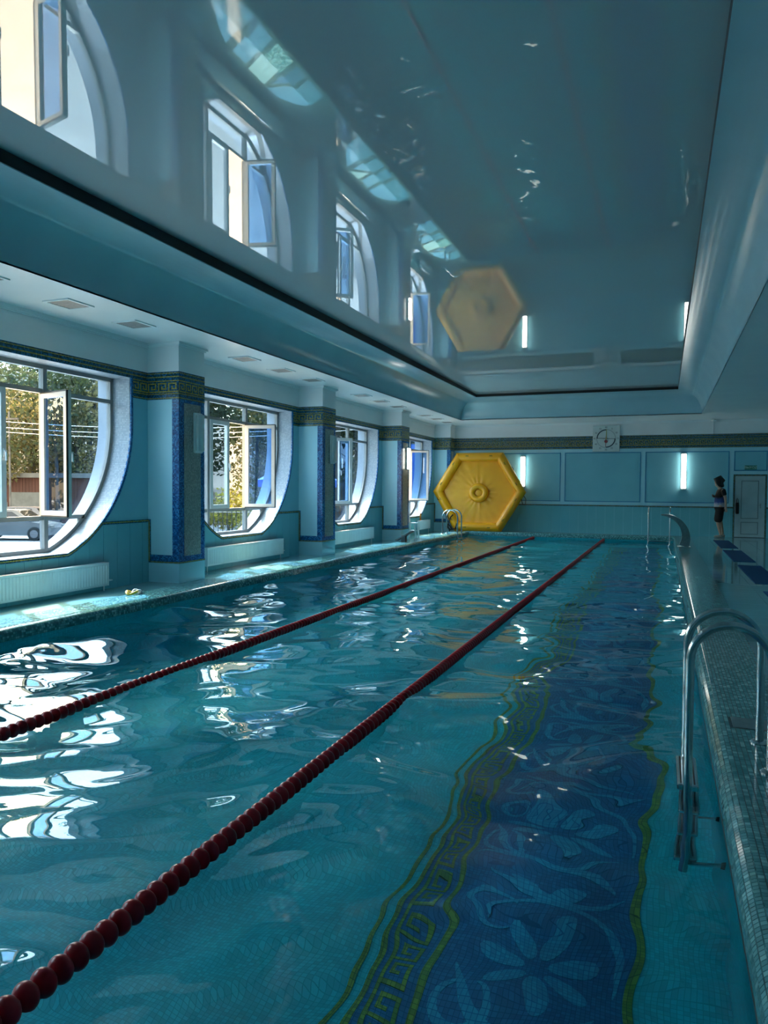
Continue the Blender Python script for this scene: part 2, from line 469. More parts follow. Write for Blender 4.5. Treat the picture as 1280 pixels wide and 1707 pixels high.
def flower(cx, cy, rot0):
    P = MB()
    for k in range(7):
        a = rot0 + 2 * PI * k / 7
        r_in = .20
        P.prism(ell(cx + r_in * math.cos(a), cy + r_in * 1.15 * math.sin(a), .13, .062, a), 2, zf, zf + .004)
    # frame of leaf sprays around the flower
    def arc(ax, ay, rx, ry, a0, a1, w0, w1, n=16):
        A, B = [], []
        for i in range(n + 1):
            t = a0 + (a1 - a0) * i / n; w = w0 + (w1 - w0) * math.sin(PI * i / n)
            A.append((ax + (rx - w) * math.cos(t), ay + (ry - w) * math.sin(t))); B.append((ax + (rx + w) * math.cos(t), ay + (ry + w) * math.sin(t)))
        P.band(A, B, 2, zf, zf + .004)
    arc(cx, cy, .41, .47, -.2, 2.5, .004, .028); arc(cx, cy, .41, .47, 3.4, 5.6, .004, .030)
    arc(cx - .28, cy + .34, .11, .11, .4, 5.6, .006, .022); arc(cx - .30, cy - .36, .12, .10, -4.6, 1.2, .006, .026)
    arc(cx - .05, cy + .62, .40, .13, .1, 2.9, .004, .03); arc(cx + .05, cy - .60, .38, .12, 3.3, 6.0, .004, .03)
    P.prism(ell(cx + .05, cy + .55, .14, .035, .5), 2, zf, zf + .004)
    P.prism(ell(cx - .12, cy + .52, .12, .03, -.6), 2, zf, zf + .004)
    return P.build('flower_motif', 'basin_pale', basin)
fl0 = flower(-.56, 2.4, .3)
for k in range(-1, 17):
    if k: inst(fl0, wloc(fl0) + np.array([0, 1.22 * k, 0]), basin)

# coping ring swept round the pool
RB = .08                                         # radius of the rounded edge
prof = [(.06, -.30), (.06, -.065), (0, -.065), (0, ZC - RB)] + [(RB - RB * math.cos(a), ZC - RB + RB * math.sin(a)) for a in [PI / 2 * i / 8 for i in range(1, 9)]] + [(.47, ZC), (.475, ZC - .006), (.475, -.10)]
vs, fs = [], []
for (s_, z_) in prof:
    vs += [(PXL - s_, PYN - s_, z_), (PXR + s_, PYN - s_, z_), (PXR + s_, PYF + s_, z_), (PXL - s_, PYF + s_, z_)]
for i in range(len(prof) - 1):
    for k in range(4):
        l = (k + 1) % 4
        fs.append((i * 4 + k, i * 4 + l, i * 4 + 4 + l, i * 4 + 4 + k))
m = MB(); m.add(vs, fs)
coping = m.build('pool_coping', 'coping', smooth=True)
tag(coping, 'teal mosaic coping with a rounded edge running round the pool', 'coping', kind='structure')
# the tiles of the near right-hand coping, built one by one
segs = []
L1, L2, L3 = ZC - RB + .065, RB * PI / 2, .47 - RB
def cop_at(t):
    """arc length from the bottom of the lip -> (outward, height, angle of the surface normal)"""
    if t < L1: return 0, -.065 + t, 0
    t -= L1
    if t < L2:
        a = t / RB
        return RB - RB * math.cos(a), ZC - RB + RB * math.sin(a), a
    t -= L2
    return RB + t, ZC, PI / 2
pitch = .025; ncol = int((L1 + L2 + L3) / pitch)
tiles = []
for j in range(int((8.2 - 1.7) / pitch)):
    for i in range(ncol):
        s_, z_, a = cop_at((i + .5) * pitch)
        yy = 1.7 + (j + .5) * pitch
        if .40 < PXR + s_ < .66 and 4.71 < yy < 4.93: continue
        tiles.append((s_, z_, a, yy, rng.choice(5, p=[.26, .26, .16, .22, .10])))
def tile_geo(s_, z_, a, yy):
    h = pitch / 2 - .0014; th = .0016
    t = Vector((math.sin(a), 0, math.cos(a))); n = Vector((-math.cos(a), 0, math.sin(a)))
    c = Vector((PXR + s_, yy, z_))
    top = [c + n * th + t * (i * (h - .0006)) + Vector((0, j * (h - .0006), 0)) for i, j in ((-1, -1), (1, -1), (1, 1), (-1, 1))]
    bot = [c - n * .001 + t * (i * h) + Vector((0, j * h, 0)) for i, j in ((-1, -1), (1, -1), (1, 1), (-1, 1))]
    return top + bot, [(0, 1, 2, 3), (0, 4, 5, 1), (1, 5, 6, 2), (2, 6, 7, 3), (3, 7, 4, 0)]
tiles.sort(key=lambda q: (q[3] - 2.45) ** 2 + (q[0] - .02) ** 2 * 1.5 if q[3] > 2.28 and q[0] < .20 else 99 + q[3])
proto = {}
for q in tiles[:300]:
    key = (round(q[2], 3), int(q[4]))
    if key not in proto:
        mm = MB(); mm.add(*tile_geo(*q[:4]))
        proto[key] = (mm.build('tile', TILE[q[4]], coping, origin=(PXR + q[0], q[3], q[1])), )
    else:
        inst(proto[key][0], (PXR + q[0], q[3], q[1]), coping)
mm = MB()
for q in tiles[300:]:
    g = tile_geo(*q[:4]); mm.add(g[0], g[1], int(q[4]))
o = mm.build('tile_field', TILE, coping); o['kind'] = 'stuff'
# a bed strip of grout just under the built tiles
m = MB()
A = [cop_at(t) for t in np.linspace(0, L1 + L2 + L3 - .01, 24)]
pa = [(PXR + s_ - .0003 * math.cos(a), z_ + .0003 * math.sin(a)) for s_, z_, a in A]
pb = [(PXR + s_ + .004 * math.cos(a), z_ - .004 * math.sin(a)) for s_, z_, a in A]
m.band(pa, pb, 1, 1.7, 8.2)
m.build('grout_bed', 'coping_bed', coping)
m = MB(); m.bevbox(.405, .655, 4.715, 4.925, ZC - .01, ZC + .004, .002)
pl = m.build('skimmer_plate', 'steel_dull', coping)
m = MB(); m.lathe([(.011, 0), (.011, .002)], (.56, 4.80, ZC + .004), 10)
m.build('finger_hole', 'black', pl)
# steel overflow lip along the right-hand water edge
m = MB(); m.box(PXR + .001, PXR + .012, PYN, PYF, -.105, -.098); m.box(PXR + .010, PXR + .012, PYN, PYF, -.11, -.066)
m.build('overflow_lip', 'steel_dull', coping)

# decks
m = MB()
c0 = .475
m.box(W - .3, PXL - c0, YB, YE, -.25, 0)
m.box(PXL - c0, PXR + c0, PYF + c0, YE, -.25, RD)
m.box(PXL - c0, PXR + c0, YB, PYN - c0, -.25, RD)
m.box(PXR + c0, XR, YB, YE, -.25, RD - .004)
floor = m.build('floor', 'deck')
tag(floor, 'glossy pale teal tiled deck around the pool', 'floor', kind='structure')
tw = .47
t0 = None
xs = [PXR + c0 + .004 + i * tw for i in range(6)]
for j in range(44):
    for i, x in enumerate(xs):
        yy = 2.0 + j * .51
        if yy + .51 > YE: continue
        if t0 is None:
            q = MB(); q.bevbox(x + .002, x + tw - .002, yy + .002, yy + .508, RD - .006, RD + .002, .0015)
            t0 = q.build('tile', 'deck', floor, origin=(x, yy, RD))
        else: inst(t0, (x, yy, RD), floor)

# water, a real rippled surface
def make_water():
    nx = 300
    xs = np.linspace(PXL - .045, PXR + .045, nx)
    ys = [PYN - .045]; y = PYN
    while y < PYF + .045:
        ys.append(y + 1e-3); y += .020 if y < 6 else .020 + (y - 6) * .0022
    ys.append(PYF + .045); ys = np.array(sorted(set(ys)))
    X, Y = np.meshgrid(xs, ys)
    Z = np.zeros_like(X)
    r = np.random.default_rng(21)
    wx = X + .10 * np.sin(1.9 * Y + .7 * X) + .06 * np.sin(3.1 * X - 1.3 * Y)
    wy = Y + .12 * np.sin(1.5 * X + .4 * Y) + .07 * np.sin(2.3 * Y + 2.0 * X)
    for i in range(70):
        lam = .19 * (10 ** r.random())
        k = 2 * PI / lam
        th = r.normal(PI / 2 + .35, .75)
        amp = .0125 / k * (lam / .6) ** .45
        Z += amp * np.sin(k * (math.cos(th) * wx + math.sin(th) * wy) + r.random() * 2 * PI)
    calm = .55 + .45 * np.sin(.55 * X + .31 * Y + 1.0) * np.sin(.38 * Y - .4 * X)
    Z *= (.75 + .5 * calm) * (1.12 - .42 / (1 + np.exp(-(X + 2.0) * 2.5)))
    ny = len(ys)
    V = np.stack([X, Y, Z + ZWAT], -1).reshape(-1, 3)
    idx = np.arange(nx * ny).reshape(ny, nx)
    Fc = np.stack([idx[:-1, :-1], idx[:-1, 1:], idx[1:, 1:], idx[1:, :-1]], -1).reshape(-1, 4)
    me = bpy.data.meshes.new('pool_water')
    me.vertices.add(len(V)); me.vertices.foreach_set('co', V.ravel())
    me.loops.add(Fc.size); me.loops.foreach_set('vertex_index', Fc.ravel())
    me.polygons.add(len(Fc)); me.polygons.foreach_set('loop_start', np.arange(0, Fc.size, 4))
    me.polygons.foreach_set('loop_total', np.full(len(Fc), 4))
    me.polygons.foreach_set('use_smooth', np.ones(len(Fc), bool))
    me.update(calc_edges=True); me.validate()
    me.materials.append(M['water'])
    o = bpy.data.objects.new('pool_water', me); col.objects.link(o)
    tag(o, 'clear rippled blue water filling the swimming pool', 'water', kind='structure')
make_water()

# ------------------------------------------------------------------ left wall with its five round-bottomed windows
FZ0, FZ1 = 2.747, 3.158
TRZ = .93
edges = [YB] + [(CEN[i] + CEN[i + 1]) / 2 for i in range(4)] + [YE]
def wall_face(mb, X, z0, z1, off=0):
    for i, c in enumerate(CEN):
        y0, y1 = edges[i], edges[i + 1]
        if z0 < ZB: mb.add([(X, y0, z0), (X, y1, z0), (X, y1, ZB - off), (X, y0, ZB - off)], [(0, 1, 2, 3)])
        P = [p for p in outline(c, off)]; h = len(P) // 2
        Lp, Rp = P[:h][::-1], P[h:]
        Lp[0] = (Lp[0][0], ZB - off); Rp[0] = (Rp[0][0], ZB - off)
        for a, b_ in zip(Lp[:-1], Lp[1:]): mb.add([(X, y0, a[1]), (X, a[0], a[1]), (X, b_[0], b_[1]), (X, y0, b_[1])], [(0, 1, 2, 3)])
        for a, b_ in zip(Rp[:-1], Rp[1:]): mb.add([(X, a[0], a[1]), (X, y1, a[1]), (X, y1, b_[1]), (X, b_[0], b_[1])], [(0, 1, 2, 3)])
        mb.add([(X, y0, ZT), (X, y1, ZT), (X, y1, z1), (X, y0, z1)], [(0, 1, 2, 3)])
m = MB(); wall_face(m, W, -.02, ZS + .02)
wall = m.build('wall_left', 'paint', fix=False)
tag(wall, 'teal painted window wall beside the pool with round-bottomed windows', 'wall', kind='structure')
m = MB(); wall_face(m, XO, -1.6, 5.2)
m.build('outer_face', 'plaster', wall, fix=False)
m = MB(); m.box(W - .02, W + .004, YB, YE, FZ1 - .01, ZS)
m.build('upper_band', 'white_paint', wall)
# wainscot panels, one by one, cut round the window curve and stepping down at the pillars
pn = .272
y = 4.9
while y < YE - .05:
    y1 = min(y + pn, YE)
    c = min(CEN, key=lambda q: abs(q - (y + y1) / 2))
    def ztop(yy):
        d = abs(yy - c)
        if d <= HWD + .03: return ZB - .05
        if d < RW + .05:
            zz = ZCC - math.sqrt(max(0, (RW + .05) ** 2 - d * d))
            return min(TRZ, max(ZB - .05, zz))
        return TRZ
    ys_ = np.linspace(y + .0025, y1 - .0025, 6)
    poly = [(ys_[0], .002), (ys_[-1], .002)] + [(q, ztop(q)) for q in ys_[::-1]]
    q = MB(); q.prism(poly, 0, W - .01, W + .012)
    q.build('panel', 'wainscot', wall)
    y = y1
# mosaic bands over the windows and the frieze stubs beside the pillars
def hstripes(parent, bands, axis, a, b_, s0, s1):
    """gold stripes: list of (z0,z1)"""
    for z0, z1 in bands:
        q = MB()
        if axis == 0: q.box(a, b_, s0, s1, z0, z1)
        else: q.box(s0, s1, a, b_, z0, z1)
        q.build('gold_stripe', 'gold', parent)
FH = FZ1 - FZ0
GOLD = [(FZ1 - .030, FZ1 - .018), (FZ1 - .085, FZ1 - .070), (FZ1 - .145, FZ1 - .130), (FZ0 + .075, FZ0 + .090), (FZ0 + .012, FZ0 + .027)]
m = MB(); m.box(W - .01, W + .006, YB, YE, ZT + .003, FZ1)
m.build('mosaic_band', 'navy_mosaic', wall)
hstripes(wall, GOLD[:2], 0, W, W + .008, YB, YE)
def key_strip(mb, axis, plane0, plane1, s0, s1, z0, z1):
    ku = (z1 - z0) / 7
    n = max(1, int(round((s1 - s0) / (8 * ku))))
    su = (s1 - s0) / (8 * n)
    for (a0, t0_, a1, t1_) in key_rects(n, 1):
        A0, A1 = s0 + a0 * su, s0 + a1 * su
        if axis == 0: mb.box(plane0, plane1, A0, A1, z0 + t0_ * ku, z0 + t1_ * ku)
        else: mb.box(A0, A1, plane0, plane1, z0 + t0_ * ku, z0 + t1_ * ku)
KZ0, KZ1 = FZ0 + .105, FZ1 - .165
for i, c in enumerate(CEN):
    for s0, s1 in ((c + RW + .035, PIL[i] if i < 5 else YE), ) if i < 5 else ():
        if s1 - s0 < .05: continue
        q = MB(); q.box(W - .01, W + .0055, s0, s1, FZ0, ZT + .01); q.build('mosaic_band', 'navy_mosaic', wall)
        hstripes(wall, GOLD[2:], 0, W, W + .008, s0, s1)
        q = MB(); key_strip(q, 0, W, W + .009, s0, s1, KZ0, KZ1); tag(q.build('greek_key', 'gold', wall), kind='stuff')
# borders round each window: blue above, dark with a gold line below the trim height
for i, c in enumerate(CEN):
    A, B = outline(c, 0, 22), outline(c, .045, 22)
    mid = [((a[0] * .62 + b_[0] * .38), (a[1] * .62 + b_[1] * .38)) for a, b_ in zip(A, B)]
    mid2 = [((a[0] * .30 + b_[0] * .70), (a[1] * .30 + b_[1] * .70)) for a, b_ in zip(A, B)]
    q = MB(); q.band(A, B, 0, W - .01, W + .015); q.build('window_border', 'blue_mosaic', wall)
    lo = [k for k, p in enumerate(A) if p[1] < TRZ + .05]
    q = MB(); q.band([A[k] for k in lo], [B[k] for k in lo], 0, W - .01, W + .0165); q.build('lower_border', 'navy_mosaic', wall)
    q = MB(); q.band([mid[k] for k in lo], [mid2[k] for k in lo], 0, W, W + .018); q.build('gold_line', 'gold', wall)
# stepped trim line: along the wainscot top, down beside the pillar
def trim_run(y0, y1, z0, z1, down=None):
    q = MB(); q.box(W - .01, W + .016, y0, y1, z0, z1); q.build('trim_line', 'navy_mosaic', wall)
    q = MB()
    if y1 - y0 > z1 - z0: q.box(W, W + .018, y0, y1, z0 + (z1 - z0) * .35, z0 + (z1 - z0) * .72)
    else: q.box(W, W + .018, y0 + (y1 - y0) * .35, y0 + (y1 - y0) * .72, z0, z1)
    q.build('gold_line', 'gold', wall)
for i, c in enumerate(CEN):
    hw = u_half(TRZ, .03)
    if i < 5 and i < len(PIL):
        trim_run(c + hw, PIL[i] , TRZ - .025, TRZ + .02)
    if i > 0: trim_run(PIL[i - 1] + PW, c - hw, TRZ - .025, TRZ + .02)
# cornice
m = MB(); m.box(W - .01, W + .05, YB, YE, ZS - .045, ZS + .01); m.box(W - .01, W + .03, YB, YE, ZS - .065, ZS - .04)
m.build('cornice', 'ceil_white', wall)

# window units
def region(c, y0, y1, z0, z1, inset=.05, n=8):
    """part of the U between y0,y1 and z0,z1 (y relative to centre)"""
    Rp, Lp = [], []
    zs_ = np.linspace(z0, z1, n)
    for z in zs_:
        h = u_half(max(z, ZB + .02)) - inset
        Rp.append((c + min(y1, h), z)); Lp.append((c + max(y0, -h), z))
    pts = []
    for p, q in zip(Lp, Rp):
        if q[0] - p[0] < .01: continue
        pts.append((p, q))
    return [q for _, q in pts] + [p for p, _ in pts[::-1]]

def sash(win, hy, sgn, ang, z0, z1, w, handle=True):
    """casement sash hinged at hy; sgn=-1: closed it lies towards -y; ang = opening angle into the room"""
    a = math.radians(ang); xh = FR + .035
    d = Vector((math.sin(a), sgn * math.cos(a), 0)); nrm = Vector((math.cos(a), -sgn * math.sin(a), 0))
    o = Vector((xh, hy, 0))
    def bx(mb, s0, s1, t0, t1, za, zb):
        vs = [o + d * s + nrm * t + Vector((0, 0, z)) for z in (za, zb) for t in (t0, t1) for s in (s0, s1)]
        mb.add(vs, [(0, 2, 3, 1), (4, 5, 7, 6), (0, 1, 5, 4), (2, 6, 7, 3), (0, 4, 6, 2), (1, 3, 7, 5)])
    fwid = .072
    q = MB()
    bx(q, 0, w, -.03, .035, z0, z0 + fwid); bx(q, 0, w, -.03, .035, z1 - fwid, z1)
    bx(q, 0, fwid, -.03, .035, z0 + fwid, z1 - fwid); bx(q, w - fwid, w, -.03, .035, z0 + fwid, z1 - fwid)
    s = q.build('sash', 'alu_white', win)
    q = MB(); bx(q, fwid - .008, w - fwid + .008, -.004, .004, z0 + fwid - .008, z1 - fwid + .008)
    q.build('pane', 'pane', s)
    q = MB()
    bx(q, -.001, w + .008, -.036, -.029, z0 - .004, z0 + .012); bx(q, -.001, w + .008, -.036, -.029, z1 - .012, z1 + .004)
    bx(q, w - .006, w + .008, -.036, -.012, z0, z1)
    q.build('gasket', 'gasket', s)
    if handle:
        q = MB(); zc = (z0 + z1) / 2
        bx(q, w - .052, w - .022, .035, .048, zc - .05, zc + .05); bx(q, w - .046, w - .028, .048, .08, zc + .01, zc + .03)
        bx(q, w - .046, w - .028, .066, .082, zc - .10, zc + .03)
        q.build('handle', 'white_plastic', s)

WINLAB = ['round-bottomed window nearest the camera, outside the picture edge', 'window with one sash swung open showing a red-brown building and parked cars',
          'second window along the wall, its open sash reflecting bright blue', 'third window, white sash ajar, partly hidden behind a mosaic pillar', 'farthest window by the yellow float, open sash reflecting dark blue']
for i, c in enumerate(CEN):
    win = thing('window_%d' % (i + 1), (FR, c, ZB), WINLAB[i], 'window', kind='structure')
    A = outline(c, 0, 24)
    # reveal: mosaic inside, plaster outside, closed at the top
    q = MB(); n = len(A)
    vs = [(W, *p) for p in A] + [(FR, *p) for p in A]
    q.add(vs, [(k, k + 1, n + k + 1, n + k) for k in range(n - 1)])
    q.add([(W, c - RW, ZT), (FR, c - RW, ZT), (FR, c + RW, ZT), (W, c + RW, ZT)], [(0, 1, 2, 3)])
    q.build('reveal', 'white_mosaic', win, fix=False)
    q = MB()
    vs = [(FR, *p) for p in A] + [(XO, *p) for p in A]
    q.add(vs, [(k, k + 1, n + k + 1, n + k) for k in range(n - 1)])
    q.add([(FR, c - RW, ZT), (XO, c - RW, ZT), (XO, c + RW, ZT), (FR, c + RW, ZT)], [(0, 1, 2, 3)])
    q.build('outer_reveal', 'plaster', win, fix=False)
    # frame
    In = outline(c, -.055, 24)
    In = [(y, min(z, ZT - .055)) for y, z in In]
    q = MB(); q.band(A, In, 0, FR - .035, FR + .035)
    q.box(FR - .035, FR + .035, c - RW, c + RW, ZT - .055, ZT)
    q.build('frame', 'alu', win)
    for dy in (-.64, .64):
        q = MB(); q.box(FR - .035, FR + .045, c + dy - .033, c + dy + .033, ZB + .05, ZT - .05)
        q.build('mullion', 'alu', win)
    for z in (2.685, 1.02):
        h = u_half(z) - .04
        for ya, yb in ((-h, -.673), (-.607, .607), (.673, h)):
            if yb - ya < .05: continue
            q = MB(); q.box(FR - .035, FR + .035, c + ya, c + yb, z - .028, z + .028)
            q.build('transom', 'alu', win)
    panes = [(-RW, -.66, 2.70, ZT - .05), (-.62, .62, 2.70, ZT - .05), (.66, RW, 2.70, ZT - .05),
             (-RW, -.66, 1.04, 2.67), (.66, RW, 1.04, 2.67), (-RW, -.66, ZB + .05, 1.0), (-.62, .62, ZB + .05, 1.0), (.66, RW, ZB + .05, 1.0)]
    for (y0, y1, z0, z1) in panes:
        q = MB(); q.prism(region(c, y0, y1, z0, z1), 0, FR - .004, FR + .004)
        q.build('pane', 'pane', win)
    z0, z1, w = 1.05, 2.655, .605
    lo, ro = {0: (0, 0), 1: (0, 75), 2: (0, 103), 3: (55, 0), 4: (0, 104)}[i]
    sash(win, c - .607, 1, lo, z0, z1, w); sash(win, c + .607, -1, ro, z0, z1, w)

# ------------------------------------------------------------------ pillars
PLAB = ['pillar nearest the camera, beyond the picture edge', 'first mosaic pillar in view, unlit lamp, widest of the row', 'second mosaic pillar in view, between the second and third windows',
        'third mosaic pillar in view with the lit wall lamp', 'last pillar in the corner behind the yellow inflatable']
def pillar(i):
    y0 = PIL[i]; y1 = min(y0 + PW, YE)
    p = thing('pillar', (XP - .28, (y0 + y1) / 2, 0), PLAB[i], 'pillar', 'mosaic pillars between the windows', 'structure')
    q = MB(); q.box(W - .02, XP, y0, y1, -.02, ZS + .01); q.build('shaft', 'paint_light', p)
    q = MB(); q.box(W - .01, XP + .006, y0 - .006, y1 + .006, -.01, .296); q.build('base', 'base_tile', p)
    q = MB(); q.box(W - .01, XP + .003, y0 - .003, y1 + .003, FZ1 - .005, ZS); q.build('capital', 'white_paint', p)
    q = MB(); q.box(W - .01, XP + .045, y0 - .045, y1 + .045, ZS - .035, ZS + .005); q.box(W - .01, XP + .025, y0 - .025, y1 + .025, ZS - .055, ZS - .03); q.build('cornice', 'ceil_white', p)
    # blue mosaic: corner stripe on the near face, bottom stripe, frame on the pool face
    bz0, bz1 = .32, .415
    q = MB(); q.box(XP - .115, XP + .005, y0 - .005, y0 + .01, bz1, FZ0); q.build('corner_stripe', 'blue_mosaic', p)
    q = MB(); q.box(W - .01, XP + .005, y0 - .005, y0 + .01, bz0, bz1)
    q.build('bottom_stripe', 'blue_mosaic', p)
    q = MB(); q.box(XP - .01, XP + .0055, y0 - .004, y1 + .004, bz0, FZ0); q.build('pool_face_frame', 'blue_mosaic', p)
    q = MB(); q.box(XP - .01, XP + .009, y0 + .12, y1 - .10, .40, 2.70); q.build('grey_panel', 'grey_mosaic', p)
    for z0, z1, mt, e in ((.292, .322, 'navy_mosaic', .008), (.300, .313, 'gold', .010)):
        q = MB(); q.box(W - .01, XP + e, y0 - e, y1 + e, z0, z1); q.build('foot_line', mt, p)
    q = MB(); q.box(W - .01, XP + .007, y0 - .007, y1 + .007, FZ0, FZ1); q.build('frieze_band', 'navy_mosaic', p)
    for z0, z1 in GOLD:
        q = MB(); q.box(W - .01, XP + .009, y0 - .009, y1 + .009, z0, z1); q.build('gold_stripe', 'gold', p)
    q = MB(); key_strip(q, 1, y0 - .010, y0, W + .01, XP, KZ0, KZ1); key_strip(q, 0, XP, XP + .010, y0, y1, KZ0, KZ1)
    tag(q.build('greek_key', 'gold', p), kind='stuff')
    # the vertical run of the trim line beside the pillar, on its near face
    q = MB(); q.box(W + .0, W + .05, y0 - .012, y0 + .01, .295, TRZ + .02); q.build('trim_line', 'navy_mosaic', p)
    q = MB(); q.box(W + .018, W + .034, y0 - .014, y0 + .01, .31, TRZ + .0); q.build('gold_line', 'gold', p)
    return p
for i in range(5): pillar(i)
LLAB = ['unlit vertical wall lamp on the pillar beyond the picture edge', 'unlit vertical wall lamp on the first pillar in view', 'unlit vertical wall lamp on the second pillar in view', 'lit vertical wall lamp on the third pillar by the farthest window']
for i in range(4):
    y0 = PIL[i] + .34
    t = thing('wall_lamp', (XP + .03, y0 + .1, 1.97), LLAB[i], 'lamp', 'vertical lamps on the pillars')
    q = MB(); q.bevbox(XP + .009, XP + .05, y0, y0 + .2, 1.965, 2.575, .012); bd = q.build('lamp_body', 'lamp_body', t)
    q = MB(); q.bevbox(XP + .045, XP + .10, y0 + .015, y0 + .185, 1.985, 2.555, .022)
    q.build('diffuser', 'lamp_on' if i == 3 else 'lamp_off', t, smooth=True)
    for z in (2.08, 2.46):
        q = MB(); q.box(XP + .04, XP + .062, y0 - .006, y0 + .012, z, z + .03); q.build('clip', 'lamp_body', t)

# ------------------------------------------------------------------ far wall
m = MB(); m.box(W - .05, XR + .05, YE, YE + .1, -.25, ZS + .05)
fwall = m.build('wall_far', 'paint_light')
tag(fwall, 'pale blue end wall with outlined panels, clock and door', 'wall', kind='structure')
m = MB(); m.box(W, XR, YE - .004, YE + .01, FZ1, ZS); m.build('upper_band', 'white_paint', fwall)
m = MB(); m.box(W, XR, YE - .05, YE + .01, ZS - .04, ZS + .005); m.box(W, XR, YE - .03, YE + .01, ZS - .06, ZS - .035); m.build('cornice', 'ceil_white', fwall)
m = MB(); m.box(XP, XR, YE - .006, YE + .01, FZ0, FZ1); m.build('frieze_band', 'navy_mosaic', fwall)
hstripes(fwall, GOLD, 1, YE - .008, YE, XP, XR)
m = MB(); key_strip(m, 1, YE - .009, YE, XP, XR, KZ0, KZ1); tag(m.build('greek_key', 'gold', fwall), kind='stuff')
def rect_frame(x0, x1, z0, z1, w, d):
    q = MB()
    A = [(x0, z0), (x1, z0), (x1, z1), (x0, z1)]; B = [(x0 + w, z0 + w), (x1 - w, z0 + w), (x1 - w, z1 - w), (x0 + w, z1 - w)]
    q.band(A, B, 1, YE - d, YE + .005, closed=True); return q
for (x0, x1, z0, z1) in ((-6.7, -5.66, 1.05, 2.634), (-5.53, -3.16, 1.05, 2.634), (-3.03, -.69, 1.05, 2.634), (-.56, 1.83, 1.05, 2.634), (1.96, 2.86, 2.035, 2.634)):
    q = MB(); q.box(x0 + .02, x1 - .02, YE - .003, YE + .005, z0 + .02, z1 - .02); pnl = q.build('panel', 'paint', fwall)
    rect_frame(x0, x1, z0, z1, .028, .012).build('panel_outline', 'outline', fwall)
# wainscot
x = XP; pw = .278
while x < XR - .01:
    x1 = min(x + pw, XR)
    for (a, b_) in ([(x, x1)] if x1 < 1.96 or x > 2.85 else [(x, min(x1, 1.95)), (max(x, 2.86), x1)]):
        if b_ - a < .03: continue
        q = MB(); q.box(a + .0025, b_ - .0025, YE - .012, YE + .01, -.02, TRZ - .02); q.build('panel', 'wainscot', fwall)
    x = x1
def far_trim(x0, x1, z0, z1):
    q = MB(); q.box(x0, x1, YE - .016, YE + .01, z0, z1); q.build('trim_line', 'navy_mosaic', fwall)
    q = MB()
    if x1 - x0 > z1 - z0: q.box(x0, x1, YE - .018, YE, z0 + .017, z0 + .030)
    else: q.box(x0 + .017, x0 + .030, YE - .018, YE, z0, z1)
    q.build('gold_line', 'gold', fwall)
far_trim(XP, 1.95, TRZ - .025, TRZ + .02); far_trim(2.86, XR, TRZ - .025, TRZ + .02)
far_trim(1.95, 2.0, -.02, 1.88); far_trim(2.81, 2.86, -.02, 1.88); far_trim(1.95, 2.86, 1.88, 1.93)
# door
d = thing('door_1', (2.4, YE - .01, RD), 'grey two-panel door under the exit sign', 'door', kind='structure')
q = MB(); q.box(2.0, 2.08, YE - .02, YE + .01, RD, 1.88); q.box(2.73, 2.81, YE - .02, YE + .01, RD, 1.88); q.box(2.08, 2.73, YE - .02, YE + .01, 1.82, 1.88); q.build('frame', 'door', d)
q = MB(); q.box(2.085, 2.725, YE - .012, YE + .01, RD + .01, 1.815); lf = q.build('leaf', 'door', d)
for z0, z1 in ((.60, 1.74), (.13, .50)):
    q = MB(); A = [(2.17, z0), (2.64, z0), (2.64, z1), (2.17, z1)]; B = [(2.185, z0 + .015), (2.625, z0 + .015), (2.625, z1 - .015), (2.185, z1 - .015)]
    q.band(A, B, 1, YE - .015, YE - .008, closed=True); q.build('moulding', 'door_groove', d)
    q = MB(); q.bevbox(2.19, 2.62, YE - .022, YE - .008, z0 + .02, z1 - .02, .006); q.build('door_panel', 'door', d)
q = MB(); q.box(2.68, 2.71, YE - .03, YE - .01, .92, 1.06); q.box(2.60, 2.70, YE - .06, YE - .04, 1.0, 1.02); q.box(2.685, 2.70, YE - .06, YE - .02, 1.0, 1.02); q.build('handle', 'steel_dull', d)
q = MB(); q.box(2.0, 2.81, YE - .03, YE, RD, RD + .015); q.build('threshold', 'gasket', d)
# bag hanging by the door
t = thing('hanging_bag', (2.06, YE - .09, .74), 'narrow black bag hanging at the edge of the grey door', 'bag')
q = MB(); q.bevbox(2.02, 2.11, YE - .11, YE - .03, .74, 1.08, .025); q.build('bag_body', 'black_cloth', t, smooth=True)
q = MB(); q.tube([(2.04, YE - .07, 1.07), (2.045, YE - .05, 1.17), (2.065, YE - .022, 1.22), (2.085, YE - .05, 1.17), (2.09, YE - .07, 1.07)], .008, 6); q.build('strap', 'black_cloth', t)
q = MB(); q.tube([(2.065, YE, 1.225), (2.065, YE - .05, 1.215)], .008, 6); q.build('hook', 'steel_dull', t)
# exit sign
t = thing('exit_sign', (2.41, YE - .03, 2.07), 'small green exit sign above the grey door', 'sign')
q = MB(); q.bevbox(2.245, 2.575, YE - .05, YE - .001, 2.07, 2.195, .006); q.build('sign_box', 'exit_green', t)
def text_mesh(txt, size, name, mat, parent, origin, rot=None):
    cu = bpy.data.curves.new('lettering', 'FONT'); cu.body = txt; cu.size = size; cu.align_x = 'CENTER'; cu.align_y = 'CENTER'; cu.extrude = .0015
    ob = bpy.data.objects.new('lettering', cu); col.objects.link(ob)
    dg = bpy.context.evaluated_depsgraph_get()
    me = bpy.data.meshes.new_from_object(ob.evaluated_get(dg))
    bpy.data.objects.remove(ob)
    me.name = name; me.materials.clear(); me.materials.append(M[mat])
    o = bpy.data.objects.new(name, me); col.objects.link(o)
    o.parent = parent; o.location = np.array(origin) - wloc(parent); o.rotation_euler = (PI / 2, 0, 0)
    return o
text_mesh('ВЫХОД', .095, 'lettering', 'exit_text', t, (2.41, YE - .0515, 2.133))
